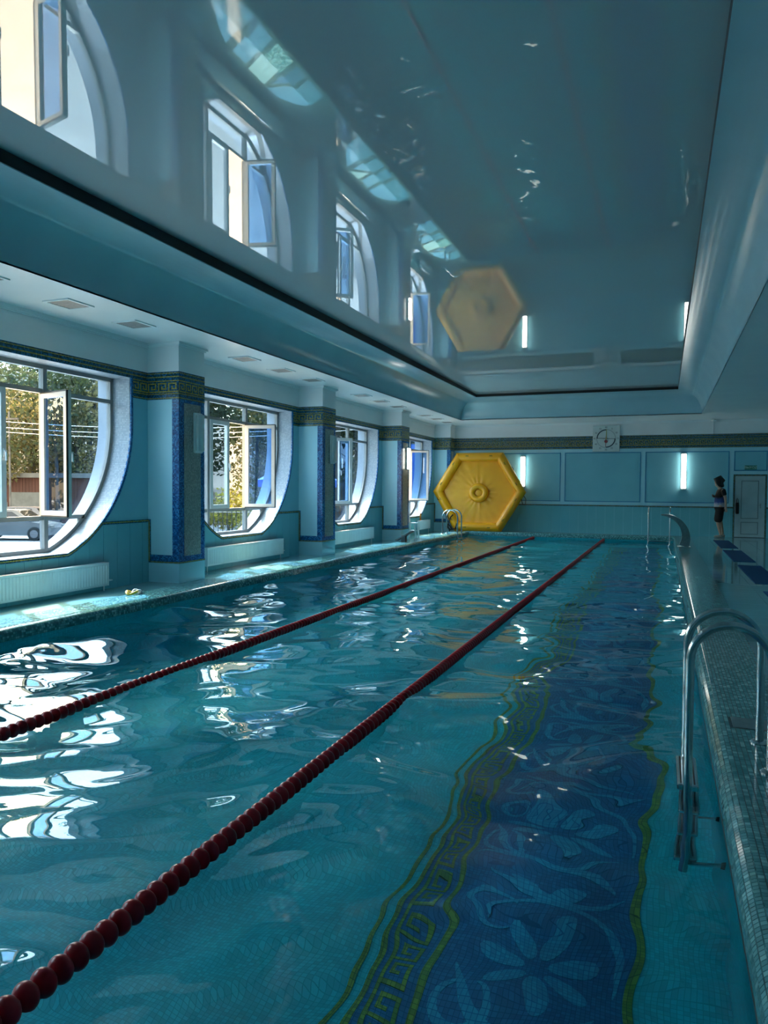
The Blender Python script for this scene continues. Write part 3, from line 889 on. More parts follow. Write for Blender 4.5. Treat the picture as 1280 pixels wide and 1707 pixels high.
# clock
CX, CZ, CS = -1.75, 3.065, .41
t = thing('pace_clock', (CX, YE - .05, CZ - CS), 'square white pace clock with crossed coloured hands on the end wall', 'clock')
q = MB(); q.bevbox(CX - CS, CX + CS, YE - .10, YE - .008, CZ - CS, CZ + CS, .012); cb = q.build('case', 'clock_white', t)
yc = YE - .10
def ring(name, r0, r1, a0, a1, mat, d=.004):
    n = 40
    A = [(CX + r0 * math.sin(a0 + (a1 - a0) * k / n), CZ + r0 * math.cos(a0 + (a1 - a0) * k / n)) for k in range(n + 1)]
    B = [(CX + r1 * math.sin(a0 + (a1 - a0) * k / n), CZ + r1 * math.cos(a0 + (a1 - a0) * k / n)) for k in range(n + 1)]
    q = MB(); q.band(A, B, 1, yc - d, yc + .002); return q.build(name, mat, cb)
ring('dial_ring', .258, .290, -PI / 2, 0, 'clock_dark'); ring('dial_ring', .258, .290, PI / 2, PI, 'clock_dark')
ring('dial_ring', .278, .286, 0, PI / 2, 'clock_blue'); ring('dial_ring', .278, .286, PI, 1.5 * PI, 'clock_blue')
for k in range(60):
    a = 2 * PI * k / 60; r0, r1 = .298, .310
    if k == 0: tick = None
    q = MB(); p0 = Vector((CX + r0 * math.sin(a), 0, CZ + r0 * math.cos(a))); p1 = Vector((CX + r1 * math.sin(a), 0, CZ + r1 * math.cos(a))); n_ = Vector((math.cos(a), 0, -math.sin(a))) * .002
    vs = [(v.x, yv, v.z) for yv in (yc - .002, yc + .001) for v in (p0 - n_, p0 + n_, p1 + n_, p1 - n_)]
    if k == 0: tk = MB()
    tk.add(vs, [(0, 1, 2, 3), (7, 6, 5, 4), (0, 4, 5, 1), (1, 5, 6, 2), (2, 6, 7, 3), (3, 7, 4, 0)])
tag(tk.build('minute_ticks', 'clock_dark', cb), kind='stuff')
for k in range(12):
    a = 2 * PI * k / 12
    text_mesh(str(60 if k == 0 else 5 * k), .07, 'numeral', 'clock_dark', t, (CX + .355 * math.sin(a), yc - .001, CZ + .355 * math.cos(a)))
def hand(a, r, w, mat, z=.010):
    dx, dz = math.sin(a), math.cos(a)
    poly = [(CX - dx * .04 + dz * w, CZ - dz * .04 - dx * w), (CX + dx * r + dz * w * .6, CZ + dz * r - dx * w * .6), (CX + dx * r - dz * w * .6, CZ + dz * r + dx * w * .6), (CX - dx * .04 - dz * w, CZ - dz * .04 + dx * w)]
    q = MB(); q.prism(poly, 1, yc - z - .003, yc - z); q.build('hand', mat, t)
hand(.04, .30, .014, 'clock_yellow'); hand(PI + .03, .27, .010, 'clock_red', .014); hand(PI / 2 + .04, .27, .010, 'clock_blue', .018); hand(-PI / 2 + .04, .27, .010, 'clock_dark', .022)
q = MB(); q.lathe([(.05, -.026), (.05, -.005), (.02, -.003)], (CX, yc, CZ - .09), 16, axis=1); q.build('hub', 'clock_red', t)
q = MB(); q.lathe([(.024, -.03), (.024, 0)], (CX, yc, CZ), 14, axis=1); q.build('pivot', 'clock_yellow', t)
# wall lamps that are on
for k, (x, z0, z1, lab) in enumerate(((-4.38, 1.5, 2.54, 'lit tube lamp on the end wall at the edge of the yellow inflatable'), (.555, 1.46, 2.59, 'lit tube lamp on the end wall between the clock and the door'))):
    t = thing('tube_lamp', (x, YE - .06, z0), lab, 'lamp', 'lit tube lamps on the end wall')
    q = MB(); q.bevbox(x - .075, x + .075, YE - .045, YE - .010, z0, z1, .01); q.build('lamp_body', 'lamp_body', t)
    q = MB(); q.bevbox(x - .068, x + .068, YE - .115, YE - .04, z0 + .03, z1 - .03, .025); q.build('diffuser', 'lamp_on', t, smooth=True)
    for zz in (z0, z1 - .035):
        q = MB(); q.bevbox(x - .072, x + .072, YE - .118, YE - .04, zz, zz + .035, .01); q.build('end_cap', 'lamp_body', t)
# sensor on a drop pipe
t = thing('ceiling_sensor', (1.38, YE - .12, 3.52), 'small round sensor under the soffit near the end wall with a drop conduit', 'sensor')
q = MB(); q.lathe([(.03, 0), (.075, .015), (.08, .045), (.05, .07)], (1.36, YE - .14, ZS - .07), 16); q.build('sensor_body', 'white_plastic', t, smooth=True)
q = MB(); q.tube([(1.36, YE - .03, 3.16), (1.36, YE - .03, ZS - .05), (1.36, YE - .08, ZS - .04)], .016, 8); q.build('conduit', 'white_plastic', t)
q = MB(); q.bevbox(1.43, 1.53, YE - .12, YE - .05, ZS - .07, ZS - .01, .008); q.build('junction_box', 'white_plastic', t)

# right and near walls (outside the picture)
m = MB(); m.box(XR, XR + .1, YB, YE, -.25, ZS + .05)
tag(m.build('wall_right', 'paint'), 'teal wall along the walkway side of the pool hall', 'wall', kind='structure')
m = MB(); m.box(W - .05, XR + .05, YB - .1, YB, -.25, ZS + .05)
tag(m.build('wall_near', 'paint'), 'teal end wall behind the camera', 'wall', kind='structure')

# ------------------------------------------------------------------ ceiling: soffit, cove, gap, stretch panel
SX0, SX1, SY0, SY1 = -6.0, .95, -1.6, 22.5
RC = .62; ZL = ZS + RC; ZPANEL = ZL + .085
m = MB()
m.box(W - .6, SX0, YB - .1, YE + .1, ZS, ZS + .1); m.box(SX1, XR + .1, YB - .1, YE + .1, ZS, ZS + .1)
m.box(SX0, SX1, SY1, YE + .1, ZS, ZS + .1); m.box(SX0, SX1, YB - .1, SY0, ZS, ZS + .1)
ceil = m.build('ceiling', 'ceil_white')
tag(ceil, 'white soffit ceiling with a raised glossy tray over the pool', 'ceiling', kind='structure')
prof = [(0, ZS - .001)] + [(RC - RC * math.cos(a), ZS + .02 + (RC - .02) * math.sin(a)) for a in [PI / 2 * i / 14 for i in range(15)]] + [(RC + .015, ZL), (RC + .015, ZL + .012)]
vs, fs = [], []
for (s_, z_) in prof: vs += [(SX0 + s_, SY0 + s_, z_), (SX1 - s_, SY0 + s_, z_), (SX1 - s_, SY1 - s_, z_), (SX0 + s_, SY1 - s_, z_)]
for i in range(len(prof) - 1):
    for k in range(4):
        l = (k + 1) % 4; fs.append((i * 4 + k, i * 4 + l, i * 4 + 4 + l, i * 4 + 4 + k))
m = MB(); m.add(vs, fs); m.build('cove', 'cove', ceil, smooth=True, fix=False)
s_ = RC + .015
vs = []
for z_ in (ZL + .010, ZPANEL + .15): vs += [(SX0 + s_, SY0 + s_, z_), (SX1 - s_, SY0 + s_, z_), (SX1 - s_, SY1 - s_, z_), (SX0 + s_, SY1 - s_, z_)]
m = MB(); m.add(vs, [(k, (k + 1) % 4, 4 + (k + 1) % 4, 4 + k) for k in range(4)]); m.build('shadow_gap', 'dark_gap', ceil, fix=False)
s_ = RC - .05
nx, ny = 24, 60
vs, fs = [], []
for j in range(ny + 1):
    for i in range(nx + 1):
        u, v = i / nx, j / ny
        vs.append((SX0 + s_ + (SX1 - SX0 - 2 * s_) * u, SY0 + s_ + (SY1 - SY0 - 2 * s_) * v, ZPANEL + .055 * (1 - (2 * v - 1) ** 2) + .0 * (1 - (2 * u - 1) ** 2)))
for j in range(ny):
    for i in range(nx): a = j * (nx + 1) + i; fs.append((a, a + nx + 1, a + nx + 2, a + 1))
m = MB(); m.add(vs, fs); m.build('stretch_panel', 'stretch', ceil, smooth='all', fix=False)
m = MB(); m.box(SX0 - .6, SX1 + .6, SY0 - .6, SY1 + .6, ZPANEL + .2, ZPANEL + .3); m.build('light_seal_slab', 'plaster', ceil)  # unseen slab added over the tray to stop sky light leaking in
# vents
def vent(x, y, lab):
    t = thing('ceiling_vent', (x, y, ZS), lab, 'vent', 'square vents in the soffit over the windows')
    a, b_ = .19, .21
    q = MB(); q.box(x - a + .02, x + a - .02, y - b_ + .02, y + b_ - .02, ZS - .003, ZS + .005); q.build('duct', 'vent_dark', t)
    q = MB(); A = [(x - a, y - b_), (x + a, y - b_), (x + a, y + b_), (x - a, y + b_)]; B = [(x - a + .035, y - b_ + .035), (x + a - .035, y - b_ + .035), (x + a - .035, y + b_ - .035), (x - a + .035, y + b_ - .035)]
    q.band(A, B, 2, ZS - .014, ZS + .002, closed=True); q.build('frame', 'ceil_white', t)
    q = MB()
    for k in range(9):
        yy = y - b_ + .05 + k * (2 * b_ - .1) / 8
        q.add([(x - a + .035, yy - .014, ZS - .003), (x + a - .035, yy - .014, ZS - .003), (x + a - .035, yy + .014, ZS - .012), (x - a + .035, yy + .014, ZS - .012)], [(0, 1, 2, 3)])
    q.build('slats', 'vent', t)
VENTS = [(5.6, 'vent at the picture edge over the window with the parked cars'), (6.81, 'middle vent over the window with the parked cars'), (7.95, 'vent beside the first mosaic pillar on its near side'),
         (10.69, 'first of three vents past the first mosaic pillar'), (11.94, 'middle vent over the second window'), (13.2, 'vent just before the second mosaic pillar'),
         (15.75, 'first of three vents past the second mosaic pillar'), (16.94, 'middle vent over the third window'), (18.18, 'vent just before the third mosaic pillar'),
         (20.6, 'first of three vents past the third mosaic pillar'), (21.75, 'middle vent over the farthest window'), (22.9, 'farthest vent, before the corner pillar')]
for y, lab in VENTS: vent(-6.58, y, lab)

# ------------------------------------------------------------------ radiators
def radiator(y0, y1, z0, z1, lab, legs=True):
    x0, x1 = W + .05, W + .14
    t = thing('radiator', ((x0 + x1) / 2, (y0 + y1) / 2, 0), lab, 'radiator', 'white panel radiators under the windows')
    q = MB(); q.box(x0, x1 - .012, y0, y1, z0, z1); q.build('panel_body', 'radiator', t)
    q = MB(); n = int((y1 - y0) / .05)
    for k in range(n):
        yy = y0 + (k + .5) * (y1 - y0) / n
        q.prism([(x1 - .013, yy - .019), (x1 - .002, yy - .010), (x1 - .002, yy + .010), (x1 - .013, yy + .019)], 2, z0 + .03, z1 - .03)
    q.build('front_ribs', 'radiator', t)
    q = MB(); q.bevbox(x0 - .004, x1 + .002, y0 - .006, y1 + .006, z1 - .012, z1 + .008, .004); q.build('top_cover', 'radiator', t)
    for yy in (y0 - .004, y1):
        q = MB(); q.box(x0, x1, yy, yy + .004, z0, z1); q.build('side_cover', 'radiator', t)
    for yy in (y0 + .06, y1 - .04):
        q = MB(); q.tube([(W + .09, yy, 0), (W + .09, yy, z0 + .02)], .009, 8); q.build('leg', 'radiator', t)
    q = MB(); q.tube([(W + .09, y1, z0 + .06), (W + .09, y1 + .12, z0 + .06), (W + .02, y1 + .13, z0 + .06)], .009, 8); q.build('pipe', 'radiator', t)
radiator(5.45, 8.12, .07, .385, 'ribbed white radiator under the window with the parked cars')
radiator(10.48, 13.13, .10, .405, 'long white radiator under the second window')
radiator(15.45, 18.08, .11, .405, 'white radiator under the third window past the second pillar')
radiator(22.0, 23.1, .13, .41, 'short white radiator in the far corner beside the white stool')

# ------------------------------------------------------------------ lane ropes
def sphere_mb(c, r, sy=1, seg=18, rings=10):
    prof = [(max(1e-4, r * math.sin(PI * i / rings)), -r * sy * math.cos(PI * i / rings)) for i in range(rings + 1)]
    q = MB(); q.lathe(prof, c, seg, axis=1); return q
fproto = None
def lane(xa, xb, y0, y1, lab):
    global fproto
    fn = lambda y: xa + (xb - xa) * (y - 1.5) / (23.3 - 1.5)
    t = thing('lane_rope', (fn(y0), y0, ZWAT), lab, 'lane rope', 'red lane ropes across the pool')
    zc = ZWAT + .027
    q = MB(); q.tube([(fn(y), y, zc) for y in np.linspace(y0 - .02, PYF + .05, 12)], .017, 8); q.build('cord', 'rope', t, smooth=True)
    n = int((y1 - y0) / .068)
    for k in range(min(n, 300)):
        y = y0 + (k + .5) * .068
        if fproto is None:
            fproto = sphere_mb((fn(y), y, zc), .046, .76).build('float', 'red', t, smooth='all', origin=(fn(y), y, zc))
        else: inst(fproto, (fn(y), y, zc), t)
    if n > 300:
        q = MB()
        for k in range(300, n):
            y = y0 + (k + .5) * .068
            s = sphere_mb((fn(y), y, zc), .046, .76, 10, 6); q.add(s.v, s.f)
        o = q.build('far_floats', 'red', t, smooth='all'); o['kind'] = 'stuff'
    q = MB(); q.tube([(fn(y1), PYF - .05, zc), (fn(y1), PYF + .0, zc - .01), (fn(y1), PYF + .05, zc - .01)], .008, 6); q.build('end_hook', 'steel_dull', t)
lane(-1.772, -1.70, 1.2, 23.3, 'red float lane rope dividing the foreground, nearer the ladder rails')
lane(-3.80, -3.82, 3.0, 23.3, 'red float lane rope nearer the window side of the pool')

# ------------------------------------------------------------------ ladders
def arc_pts(c, r, a0, a1, n=14):
    return [(c[0] + r * math.cos(a0 + (a1 - a0) * k / n), c[1], c[2] + r * math.sin(a0 + (a1 - a0) * k / n)) for k in range(n + 1)]
def side_ladder(xw, xd, ys_, zfoot, ztop, lab, depth=-.95):
    """rails arch from the pool (xw) over the coping to the deck (xd)"""
    c = ((xw + xd) / 2, sum(ys_) / 2, zfoot)
    t = thing('pool_ladder', (xd, sum(ys_) / 2, zfoot), lab, 'ladder', 'steel ladders at the pool edge')
    r = abs(xd - xw) / 2; sg = 1 if xd > xw else -1
    for y in ys_:
        pts = [(xw, y, depth), (xw, y, ztop - r)] + [((xw + xd) / 2 - sg * r * math.cos(a), y, ztop - r + r * math.sin(a)) for a in [PI * k / 18 for k in range(1, 18)]] + [(xd, y, ztop - r), (xd, y, zfoot)]
        q = MB(); q.tube(pts, .0215, 14); rl = q.build('rail', 'steel', t, smooth=True)
        q = MB(); q.lathe([(.048, 0), (.048, .008), (.036, .018), (.022, .02)], (xd, y, zfoot), 20); q.build('flange', 'steel', rl, smooth=True)
    y0, y1 = ys_
    for z in (-.075, -.33, -.58, -.83):
        q = MB(); q.bevbox(xw - .05, xw + .055, y0 + .01, y1 - .01, z - .016, z + .016, .008); st = q.build('step', 'steel', t)
        q = MB()
        for k in range(5): q.box(xw - .034 + k * .016, xw - .026 + k * .016, y0 + .03, y1 - .03, z + .013, z + .017)
        q.build('tread_ridges', 'black', st)
    for y in ys_:
        q = MB(); q.tube([(xw, y, -.85), (xw + sg * .17, y, -.85)], .016, 10); q.build('wall_standoff', 'steel', t)
        q = MB(); q.lathe([(.024, 0), (.03, .02), (.03, .06), (.02, .07)], (xw + sg * .17 - sg * .0, y, -.85), 12, axis=0); q.build('rubber_bumper', 'black', t)
side_ladder(.14, .515, (4.01, 4.47), ZC, .775, 'stainless steel ladder with two arched rails in the near foreground')
side_ladder(-5.80, -6.27, (21.45, 21.92), ZC, .80, 'stainless steel ladder by the window side below the yellow inflatable')
# far ladder, rails go back over the end coping
t = thing('pool_ladder', (-.12, PYF + .35, ZC), 'steel ladder on the end edge of the pool beside the curved water spout', 'ladder', 'steel ladders at the pool edge')
for x in (-.42, .18):
    yw, yd, r, ztop = 23.2, 23.64, .22, .93
    pts = [(x, yw, -.95), (x, yw, ztop - r)] + [(x, (yw + yd) / 2 - r * math.cos(a), ztop - r + r * math.sin(a)) for a in [PI * k / 14 for k in range(1, 14)]] + [(x, yd, ztop - r), (x, yd, ZC)]
    q = MB(); q.tube(pts, .0215, 12); rl = q.build('rail', 'steel', t, smooth=True)
    q = MB(); q.lathe([(.048, 0), (.048, .008), (.022, .02)], (x, yd, ZC), 16); q.build('flange', 'steel', rl)
for z in (-.08, -.35, -.62, -.88):
    q = MB(); q.bevbox(-.41, .17, 23.16, 23.24, z - .015, z + .015, .008); q.build('step', 'steel', t)

# ------------------------------------------------------------------ curved water spout on the right coping
t = thing('water_spout', (.47, 19.3, ZC), 'grey curved horn-shaped water spout arching over the pool edge', 'water spout')
q = MB(); n = 20; P0 = Vector((.30, 19.3, .22)); secs = []
cxs, czs, rr_ = -.02, .25, .55
for k in range(n + 1):
    f = k / n
    a = -.42 + f * 2.05
    px, pz = cxs + rr_ * math.cos(a) * .98, .30 + rr_ * math.sin(a) * .97
    wdt = .11 + .05 * f; th = .10 * (1 - f) ** .8 + .012
    nx_, nz_ = math.cos(a), math.sin(a)
    for (i_, j_) in ((-1, -1), (1, -1), (1, 1), (-1, 1)):
        secs.append((px + nx_ * th * j_, 19.3 + wdt * i_, pz + nz_ * th * j_))
fs = []
for k in range(n):
    for i_ in range(4): l = (i_ + 1) % 4; fs.append((k * 4 + i_, k * 4 + l, k * 4 + 4 + l, k * 4 + 4 + i_))
fs += [(3, 2, 1, 0), (n * 4, n * 4 + 1, n * 4 + 2, n * 4 + 3)]
q.add(secs, fs); q.build('horn', 'steel_dull', t, smooth=True)
q = MB(); q.bevbox(.33, .63, 19.16, 19.44, ZC - .004, ZC + .015, .004); q.build('base_plate', 'steel_dull', t)

# mats on the walkway
mats = None
MLAB = ['dark blue rubber mat farthest along the walkway, at the walking person', 'second dark blue mat from the person on the walkway', 'third dark blue mat from the person on the walkway', 'fourth dark blue mat, cut by the picture edge', 'dark blue mat on the walkway beyond the picture edge']
for k, (ya, yb) in enumerate(((19.75, 22.65), (16.1, 19.0), (12.4, 15.3), (8.6, 11.45), (4.8, 7.7))):
    t = thing('floor_mat', (1.52, (ya + yb) / 2, RD), MLAB[k], 'mat', 'dark blue mats along the walkway')
    q = MB(); q.bevbox(1.32, 1.72, ya, yb, RD + .002, RD + .012, .003); q.build('mat_body', 'mat_blue', t)
    for xx in (1.33, 1.70):
        q = MB(); q.box(xx, xx + .012, ya + .01, yb - .01, RD + .011, RD + .014); q.build('edge_rib', 'mat_blue', t)

# floor drain by the end wall
t = thing('floor_drain', (-1.95, 24.2, RD), 'long dark drain grate in the deck below the end wall', 'drain')
q = MB(); q.box(-3.0, -.9, 24.12, 24.28, RD - .002, RD + .002); q.build('channel', 'vent_dark', t)
for k in range(30):
    q0 = -2.98 + k * .07
    if k == 0: q = MB(); q.box(q0, q0 + .03, 24.12, 24.28, RD + .001, RD + .006); bar = q.build('bar', 'steel_dull', t, origin=(q0, 24.2, RD))
    else: inst(bar, (q0, 24.2, RD), t)

# ------------------------------------------------------------------ yellow inflatable hexagon
HC = Vector((-5.70, 23.70, 1.335)); HB = .17
lean = math.atan2(.24, 2.5)
hx = Vector((1, 0, 0)); hz = Vector((0, math.sin(lean), math.cos(lean))); hn = Vector((0, -math.cos(lean), math.sin(lean)))
t = thing('inflatable_hexagon', (-5.70, 23.62, ZC), 'large yellow inflatable hexagon raft leaning upright in the far corner', 'inflatable raft')
RH, RT = 1.385, .150           # centre line radius at the vertices, tube radius
def hp(u, v, w=0): return HC + hx * u + hz * v * .965 + hn * w
sides = []
q = MB(); vs = []; fs = []; ns = 14; segn = 9
ringi = 0
for k in range(6):
    a0, a1 = PI / 3 * k, PI / 3 * (k + 1)
    A = Vector((RH * math.cos(a0), RH * math.sin(a0))); B = Vector((RH * math.cos(a1), RH * math.sin(a1)))
    q = MB(); vs, fs = [], []
    for j in range(segn):
        f = j / (segn - 1)
        p = A.lerp(B, f); out = ((A + B) / 2).normalized()
        rv = RT * (1 + .03 * math.sin(PI * f) )
        along = (B - A).normalized()
        for s in range(ns):
            b_ = 2 * PI * s / ns
            o = rv * math.cos(b_)
            sh = 0
            if j in (0, segn - 1):   # mitred ends
                sh = o * math.tan(PI / 6) * (1 if j else -1)
            pt = p + out * o + along * sh
            vs.append(hp(pt.x, pt.y, rv * math.sin(b_)))
    for j in range(segn - 1):
        for s in range(ns): l = (s + 1) % ns; fs.append((j * ns + s, j * ns + l, j * ns + ns + l, j * ns + ns + s))
    q.add(vs, fs); tb = q.build('tube', 'yellow', t, smooth='all')
    # printed warning marks and a seam on each tube
    q = MB(); md = (A + B) / 2; al = (B - A).normalized(); outv = md.normalized()
    for sgn in (-1, 1):
        c_ = md + al * sgn * .40
        pts = []
        for (du, dv) in ((-.05, -.018), (.05, -.018), (.05, .018), (-.05, .018)):
            pp = c_ + al * du + outv * (dv + .02)
            pts.append(hp(pp.x, pp.y, RT * 1.028))
        pts2 = [p_ - hn * .02 for p_ in pts]
        q.add(pts + pts2, [(0, 1, 2, 3), (0, 4, 5, 1), (1, 5, 6, 2), (2, 6, 7, 3), (3, 7, 4, 0)])
    q.build('printed_mark', principled('dark_print', (.35, .17, .004), .6), tb)
# membrane with radial puckers and central ring
vs, fs = [], []; nr, na = 14, 96
for i in range(nr + 1):
    for j in range(na):
        a = 2 * PI * j / na
        rmax = (RH - .02) * math.cos(PI / 6) / math.cos(((a) % (PI / 3)) - PI / 6)
        r = .04 + (rmax - .04) * i / nr
        pk = .007 * math.sin(a * 17 + 2 * math.sin(a * 3)) * math.exp(-((r - .42) / .14) ** 2) + .006 * math.sin(a * 23 + math.sin(5 * a)) * math.exp(-((r - 1.05) / .22) ** 2)
        vs.append(hp(r * math.cos(a), r * math.sin(a) - .0, -.03 + pk))
    if i:
        for j in range(na): l = (j + 1) % na; fs.append(((i - 1) * na + j, (i - 1) * na + l, i * na + l, i * na + j))
fs.append(list(range(na))[::-1])
q = MB(); q.add(vs, fs); q.build('membrane', 'yellow', t, smooth='all')
q = MB(); vs, fs = [], []
for i in range(32):
    a = 2 * PI * i / 32
    for s in range(12):
        b_ = 2 * PI * s / 12; rr_ = .225 + .105 * math.cos(b_)
        vs.append(hp(rr_ * math.cos(a), rr_ * math.sin(a) - .03, .02 + .085 * math.sin(b_)))
for i in range(32):
    for s in range(12): fs.append((i * 12 + s, i * 12 + (s + 1) % 12, ((i + 1) % 32) * 12 + (s + 1) % 12, ((i + 1) % 32) * 12 + s))
q.add(vs, fs); q.build('centre_ring', 'yellow', t, smooth='all')
q = MB(); q.add([hp(.105 * math.cos(a), .105 * math.sin(a) - .03, .035) for a in [2 * PI * k / 20 for k in range(20)]] + [hp(0, -.03, .05)], [(k, (k + 1) % 20, 20) for k in range(20)])
q.build('centre_cap', 'yellow', t, smooth='all')
for pts in ([(1.44, -.05, .02), (1.56, -.22, .04), (1.55, -.40, .02), (1.46, -.42, 0), (1.40, -.18, .03)], [(-1.40, -.12, .08), (-1.36, -.28, .14), (-1.26, -.30, .12)],
            [(-1.0, -.75, .12), (-.97, -.92, .15), (-.88, -.95, .12)], [(1.04, .88, .0), (1.12, .80, .03), (1.13, .72, 0)]):
    q = MB(); q.tube([hp(*p) for p in pts], .012, 6); q.build('grab_rope', 'black', t, smooth=True)
# dark supporting straps under the left corner
t2 = thing('black_strap_bundle', (-6.55, 23.45, RD), 'black straps slumped at the foot of the yellow inflatable behind the ladder', 'straps')
q = MB()
q.tube([(-6.62, 23.50, .02), (-6.70, 23.42, .35), (-6.74, 23.44, .62), (-6.66, 23.5, .70)], .022, 6)
q.build('strap', 'black_cloth', t2, smooth=True)
q = MB(); q.tube([(-6.50, 23.42, .08), (-6.62, 23.36, .26), (-6.56, 23.38, .5), (-6.50, 23.46, .58)], .020, 6); q.build('strap', 'black_cloth', t2, smooth=True)
q = MB(); q.tube([(-6.70, 23.36, .20), (-6.55, 23.34, .09), (-6.40, 23.40, .12), (-6.36, 23.46, .30)], .026, 6); q.build('strap', 'black_cloth', t2, smooth=True)

# ------------------------------------------------------------------ things on the window-side deck
# white stool with low back
sx, sy = -6.86, 20.36
t = thing('plastic_stool', (sx, sy, 0), 'white plastic stool with splayed legs standing behind the third pillar', 'stool')
q = MB(); q.bevbox(sx - .13, sx + .13, sy - .13, sy + .13, .405, .44, .014); q.build('seat', 'white_plastic', t, smooth=True)
for i_ in (-1, 1):
    for j_ in (-1, 1):
        q = MB(); q.tube([(sx + i_ * .15, sy + j_ * .15, 0), (sx + i_ * .10, sy + j_ * .10, .41)], [.020, .028], 8); q.build('leg', 'white_plastic', t, smooth=True)
q = MB(); q.prism([(sx - .13, .43), (sx - .095, .43), (sx - .12, .66), (sx - .145, .66)], 1, sy - .10, sy + .10); q.build('backrest', 'white_plastic', t)
for j_ in (-1, 1):
    q = MB(); q.tube([(sx - .126, sy + j_ * .126, .2), (sx + .126, sy + j_ * .126, .2)], .012, 6); q.build('stretcher', 'white_plastic', t)
# small caution board on the wall behind the short radiator
t = thing('caution_sign', (W + .03, 22.42, .12), 'small orange caution board on the wall behind the short radiator', 'sign')
q = MB(); q.prism([(22.34, .12), (22.50, .12), (22.48, .64), (22.36, .64)], 0, W + .018, W + .03); q.build('board', 'orange', t)
q = MB(); q.prism([(22.385, .46), (22.455, .46), (22.42, .57)], 0, W + .030, W + .033); q.build('warning_mark', 'black', t)
# inclined jet nozzle on the coping
bx_, by_ = -6.25, 17.9
t = thing('jet_nozzle', (bx_, by_, ZC), 'dark grey slanted water jet nozzle on the window-side coping', 'nozzle')
q = MB(); q.bevbox(bx_ - .07, bx_ + .05, by_ - .07, by_ + .07, ZC - .004, ZC + .17, .01); q.build('post', 'nozzle_grey', t)
q = MB(); q.prism([(bx_ - .22, ZC + .045), (bx_ - .20, ZC + .02), (bx_ + .22, ZC + .255), (bx_ + .20, ZC + .28)], 1, by_ - .13, by_ + .13); q.build('slanted_plate', 'nozzle_grey', t)
q = MB(); q.prism([(bx_ - .06, ZC + .14), (bx_ + .06, ZC + .14), (bx_ + .12, ZC + .21), (bx_ - .02, ZC + .14)], 1, by_ - .05, by_ + .05); q.build('bracket', 'black', t)
# swimming goggles
gx, gy = -6.33, 7.60
t = thing('swimming_goggles', (gx, gy, ZC), 'yellow and white swimming goggles lying on the window-side coping', 'goggles')
def loop(cx, cy, rx, ry, z0, amp, ph, mat, name, r=.011):
    q = MB(); q.tube([(cx + rx * math.cos(a), cy + ry * math.sin(a), z0 + amp * math.sin(2 * a + ph)) for a in [2 * PI * k / 28 for k in range(28)]], r, 6, closed=True)
    return q.build(name, mat, t, smooth='all')
loop(gx, gy, .055, .085, ZC + .035, .020, .3, 'goggle_yellow', 'strap'); loop(gx - .01, gy - .01, .07, .065, ZC + .03, .016, 1.5, 'goggle_yellow', 'strap'); loop(gx + .01, gy + .07, .05, .07, ZC + .035, .022, 2.2, 'goggle_white', 'strap', .009)
for dy in (.10, .15):
    q = MB(); q.lathe([(.026, 0), (.03, .012), (.024, .03), (.012, .034)], (gx + .02, gy + dy, ZC + .004), 14); e_ = q.build('eye_cup', 'goggle_white', t, smooth=True)
    q = MB(); q.lathe([(.02, 0), (.019, .004)], (gx + .02, gy + dy, ZC + .037), 14); q.build('lens', 'black', e_)
q = MB(); q.tube([(gx + .02, gy + .115, ZC + .03), (gx + .02, gy + .135, ZC + .032)], .006, 6); q.build('nose_bridge', 'black', t)

# ------------------------------------------------------------------ the walking person
def skin_mesh(name, verts, edges, mat, parent, sub=2, root=0):
    me = bpy.data.meshes.new(name); base = wloc(parent)
    me.from_pydata([tuple(np.array(v[0]) - base) for v in verts], edges, [])
    o = bpy.data.objects.new(name, me); col.objects.link(o)
    o.modifiers.new('skin', 'SKIN'); md = o.modifiers.new('sub', 'SUBSURF'); md.levels = sub; md.render_levels = sub
    for i, v in enumerate(verts):
        r = v[1] if isinstance(v[1], tuple) else (v[1], v[1])
        me.skin_vertices[0].data[i].radius = r
        me.skin_vertices[0].data[i].use_root = (i == root)
    dg = bpy.context.evaluated_depsgraph_get()
    m2 = bpy.data.meshes.new_from_object(o.evaluated_get(dg))
    bpy.data.objects.remove(o)
    m2.name = name; m2.materials.clear(); m2.materials.append(M[mat] if isinstance(mat, str) else mat)
    m2.polygons.foreach_set('use_smooth', [True] * len(m2.polygons))
    o = bpy.data.objects.new(name, m2); col.objects.link(o); o.parent = parent
    return o
PX_, PY_ = 1.56, 23.92
person = thing('person', (PX_, PY_, RD), 'person in a black patterned T-shirt and black shorts walking by the end wall', 'person')
def pp(f, s, z): return (PX_ - f, PY_ + s, RD + z)
V = [(pp(-.01, 0, .95), .105), (pp(-.02, 0, 1.15), .10), (pp(-.03, 0, 1.32), .115), (pp(.0, 0, 1.45), .07), (pp(.035, 0, 1.52), .048),
     (pp(.07, 0, 1.58), (.065, .06)), (pp(.085, 0, 1.66), (.085, .075)), (pp(.065, 0, 1.73), (.06, .055)), (pp(.155, 0, 1.615), .022), (pp(.145, 0, 1.57), .028)]
Ed = [(0, 1), (1, 2), (2, 3), (3, 4), (4, 5), (5, 6), (6, 7), (6, 8), (5, 9)]
def chain(start, pts):
    p = start
    for q_ in pts: V.append(q_); Ed.append((p, len(V) - 1)); p = len(V) - 1
    return p
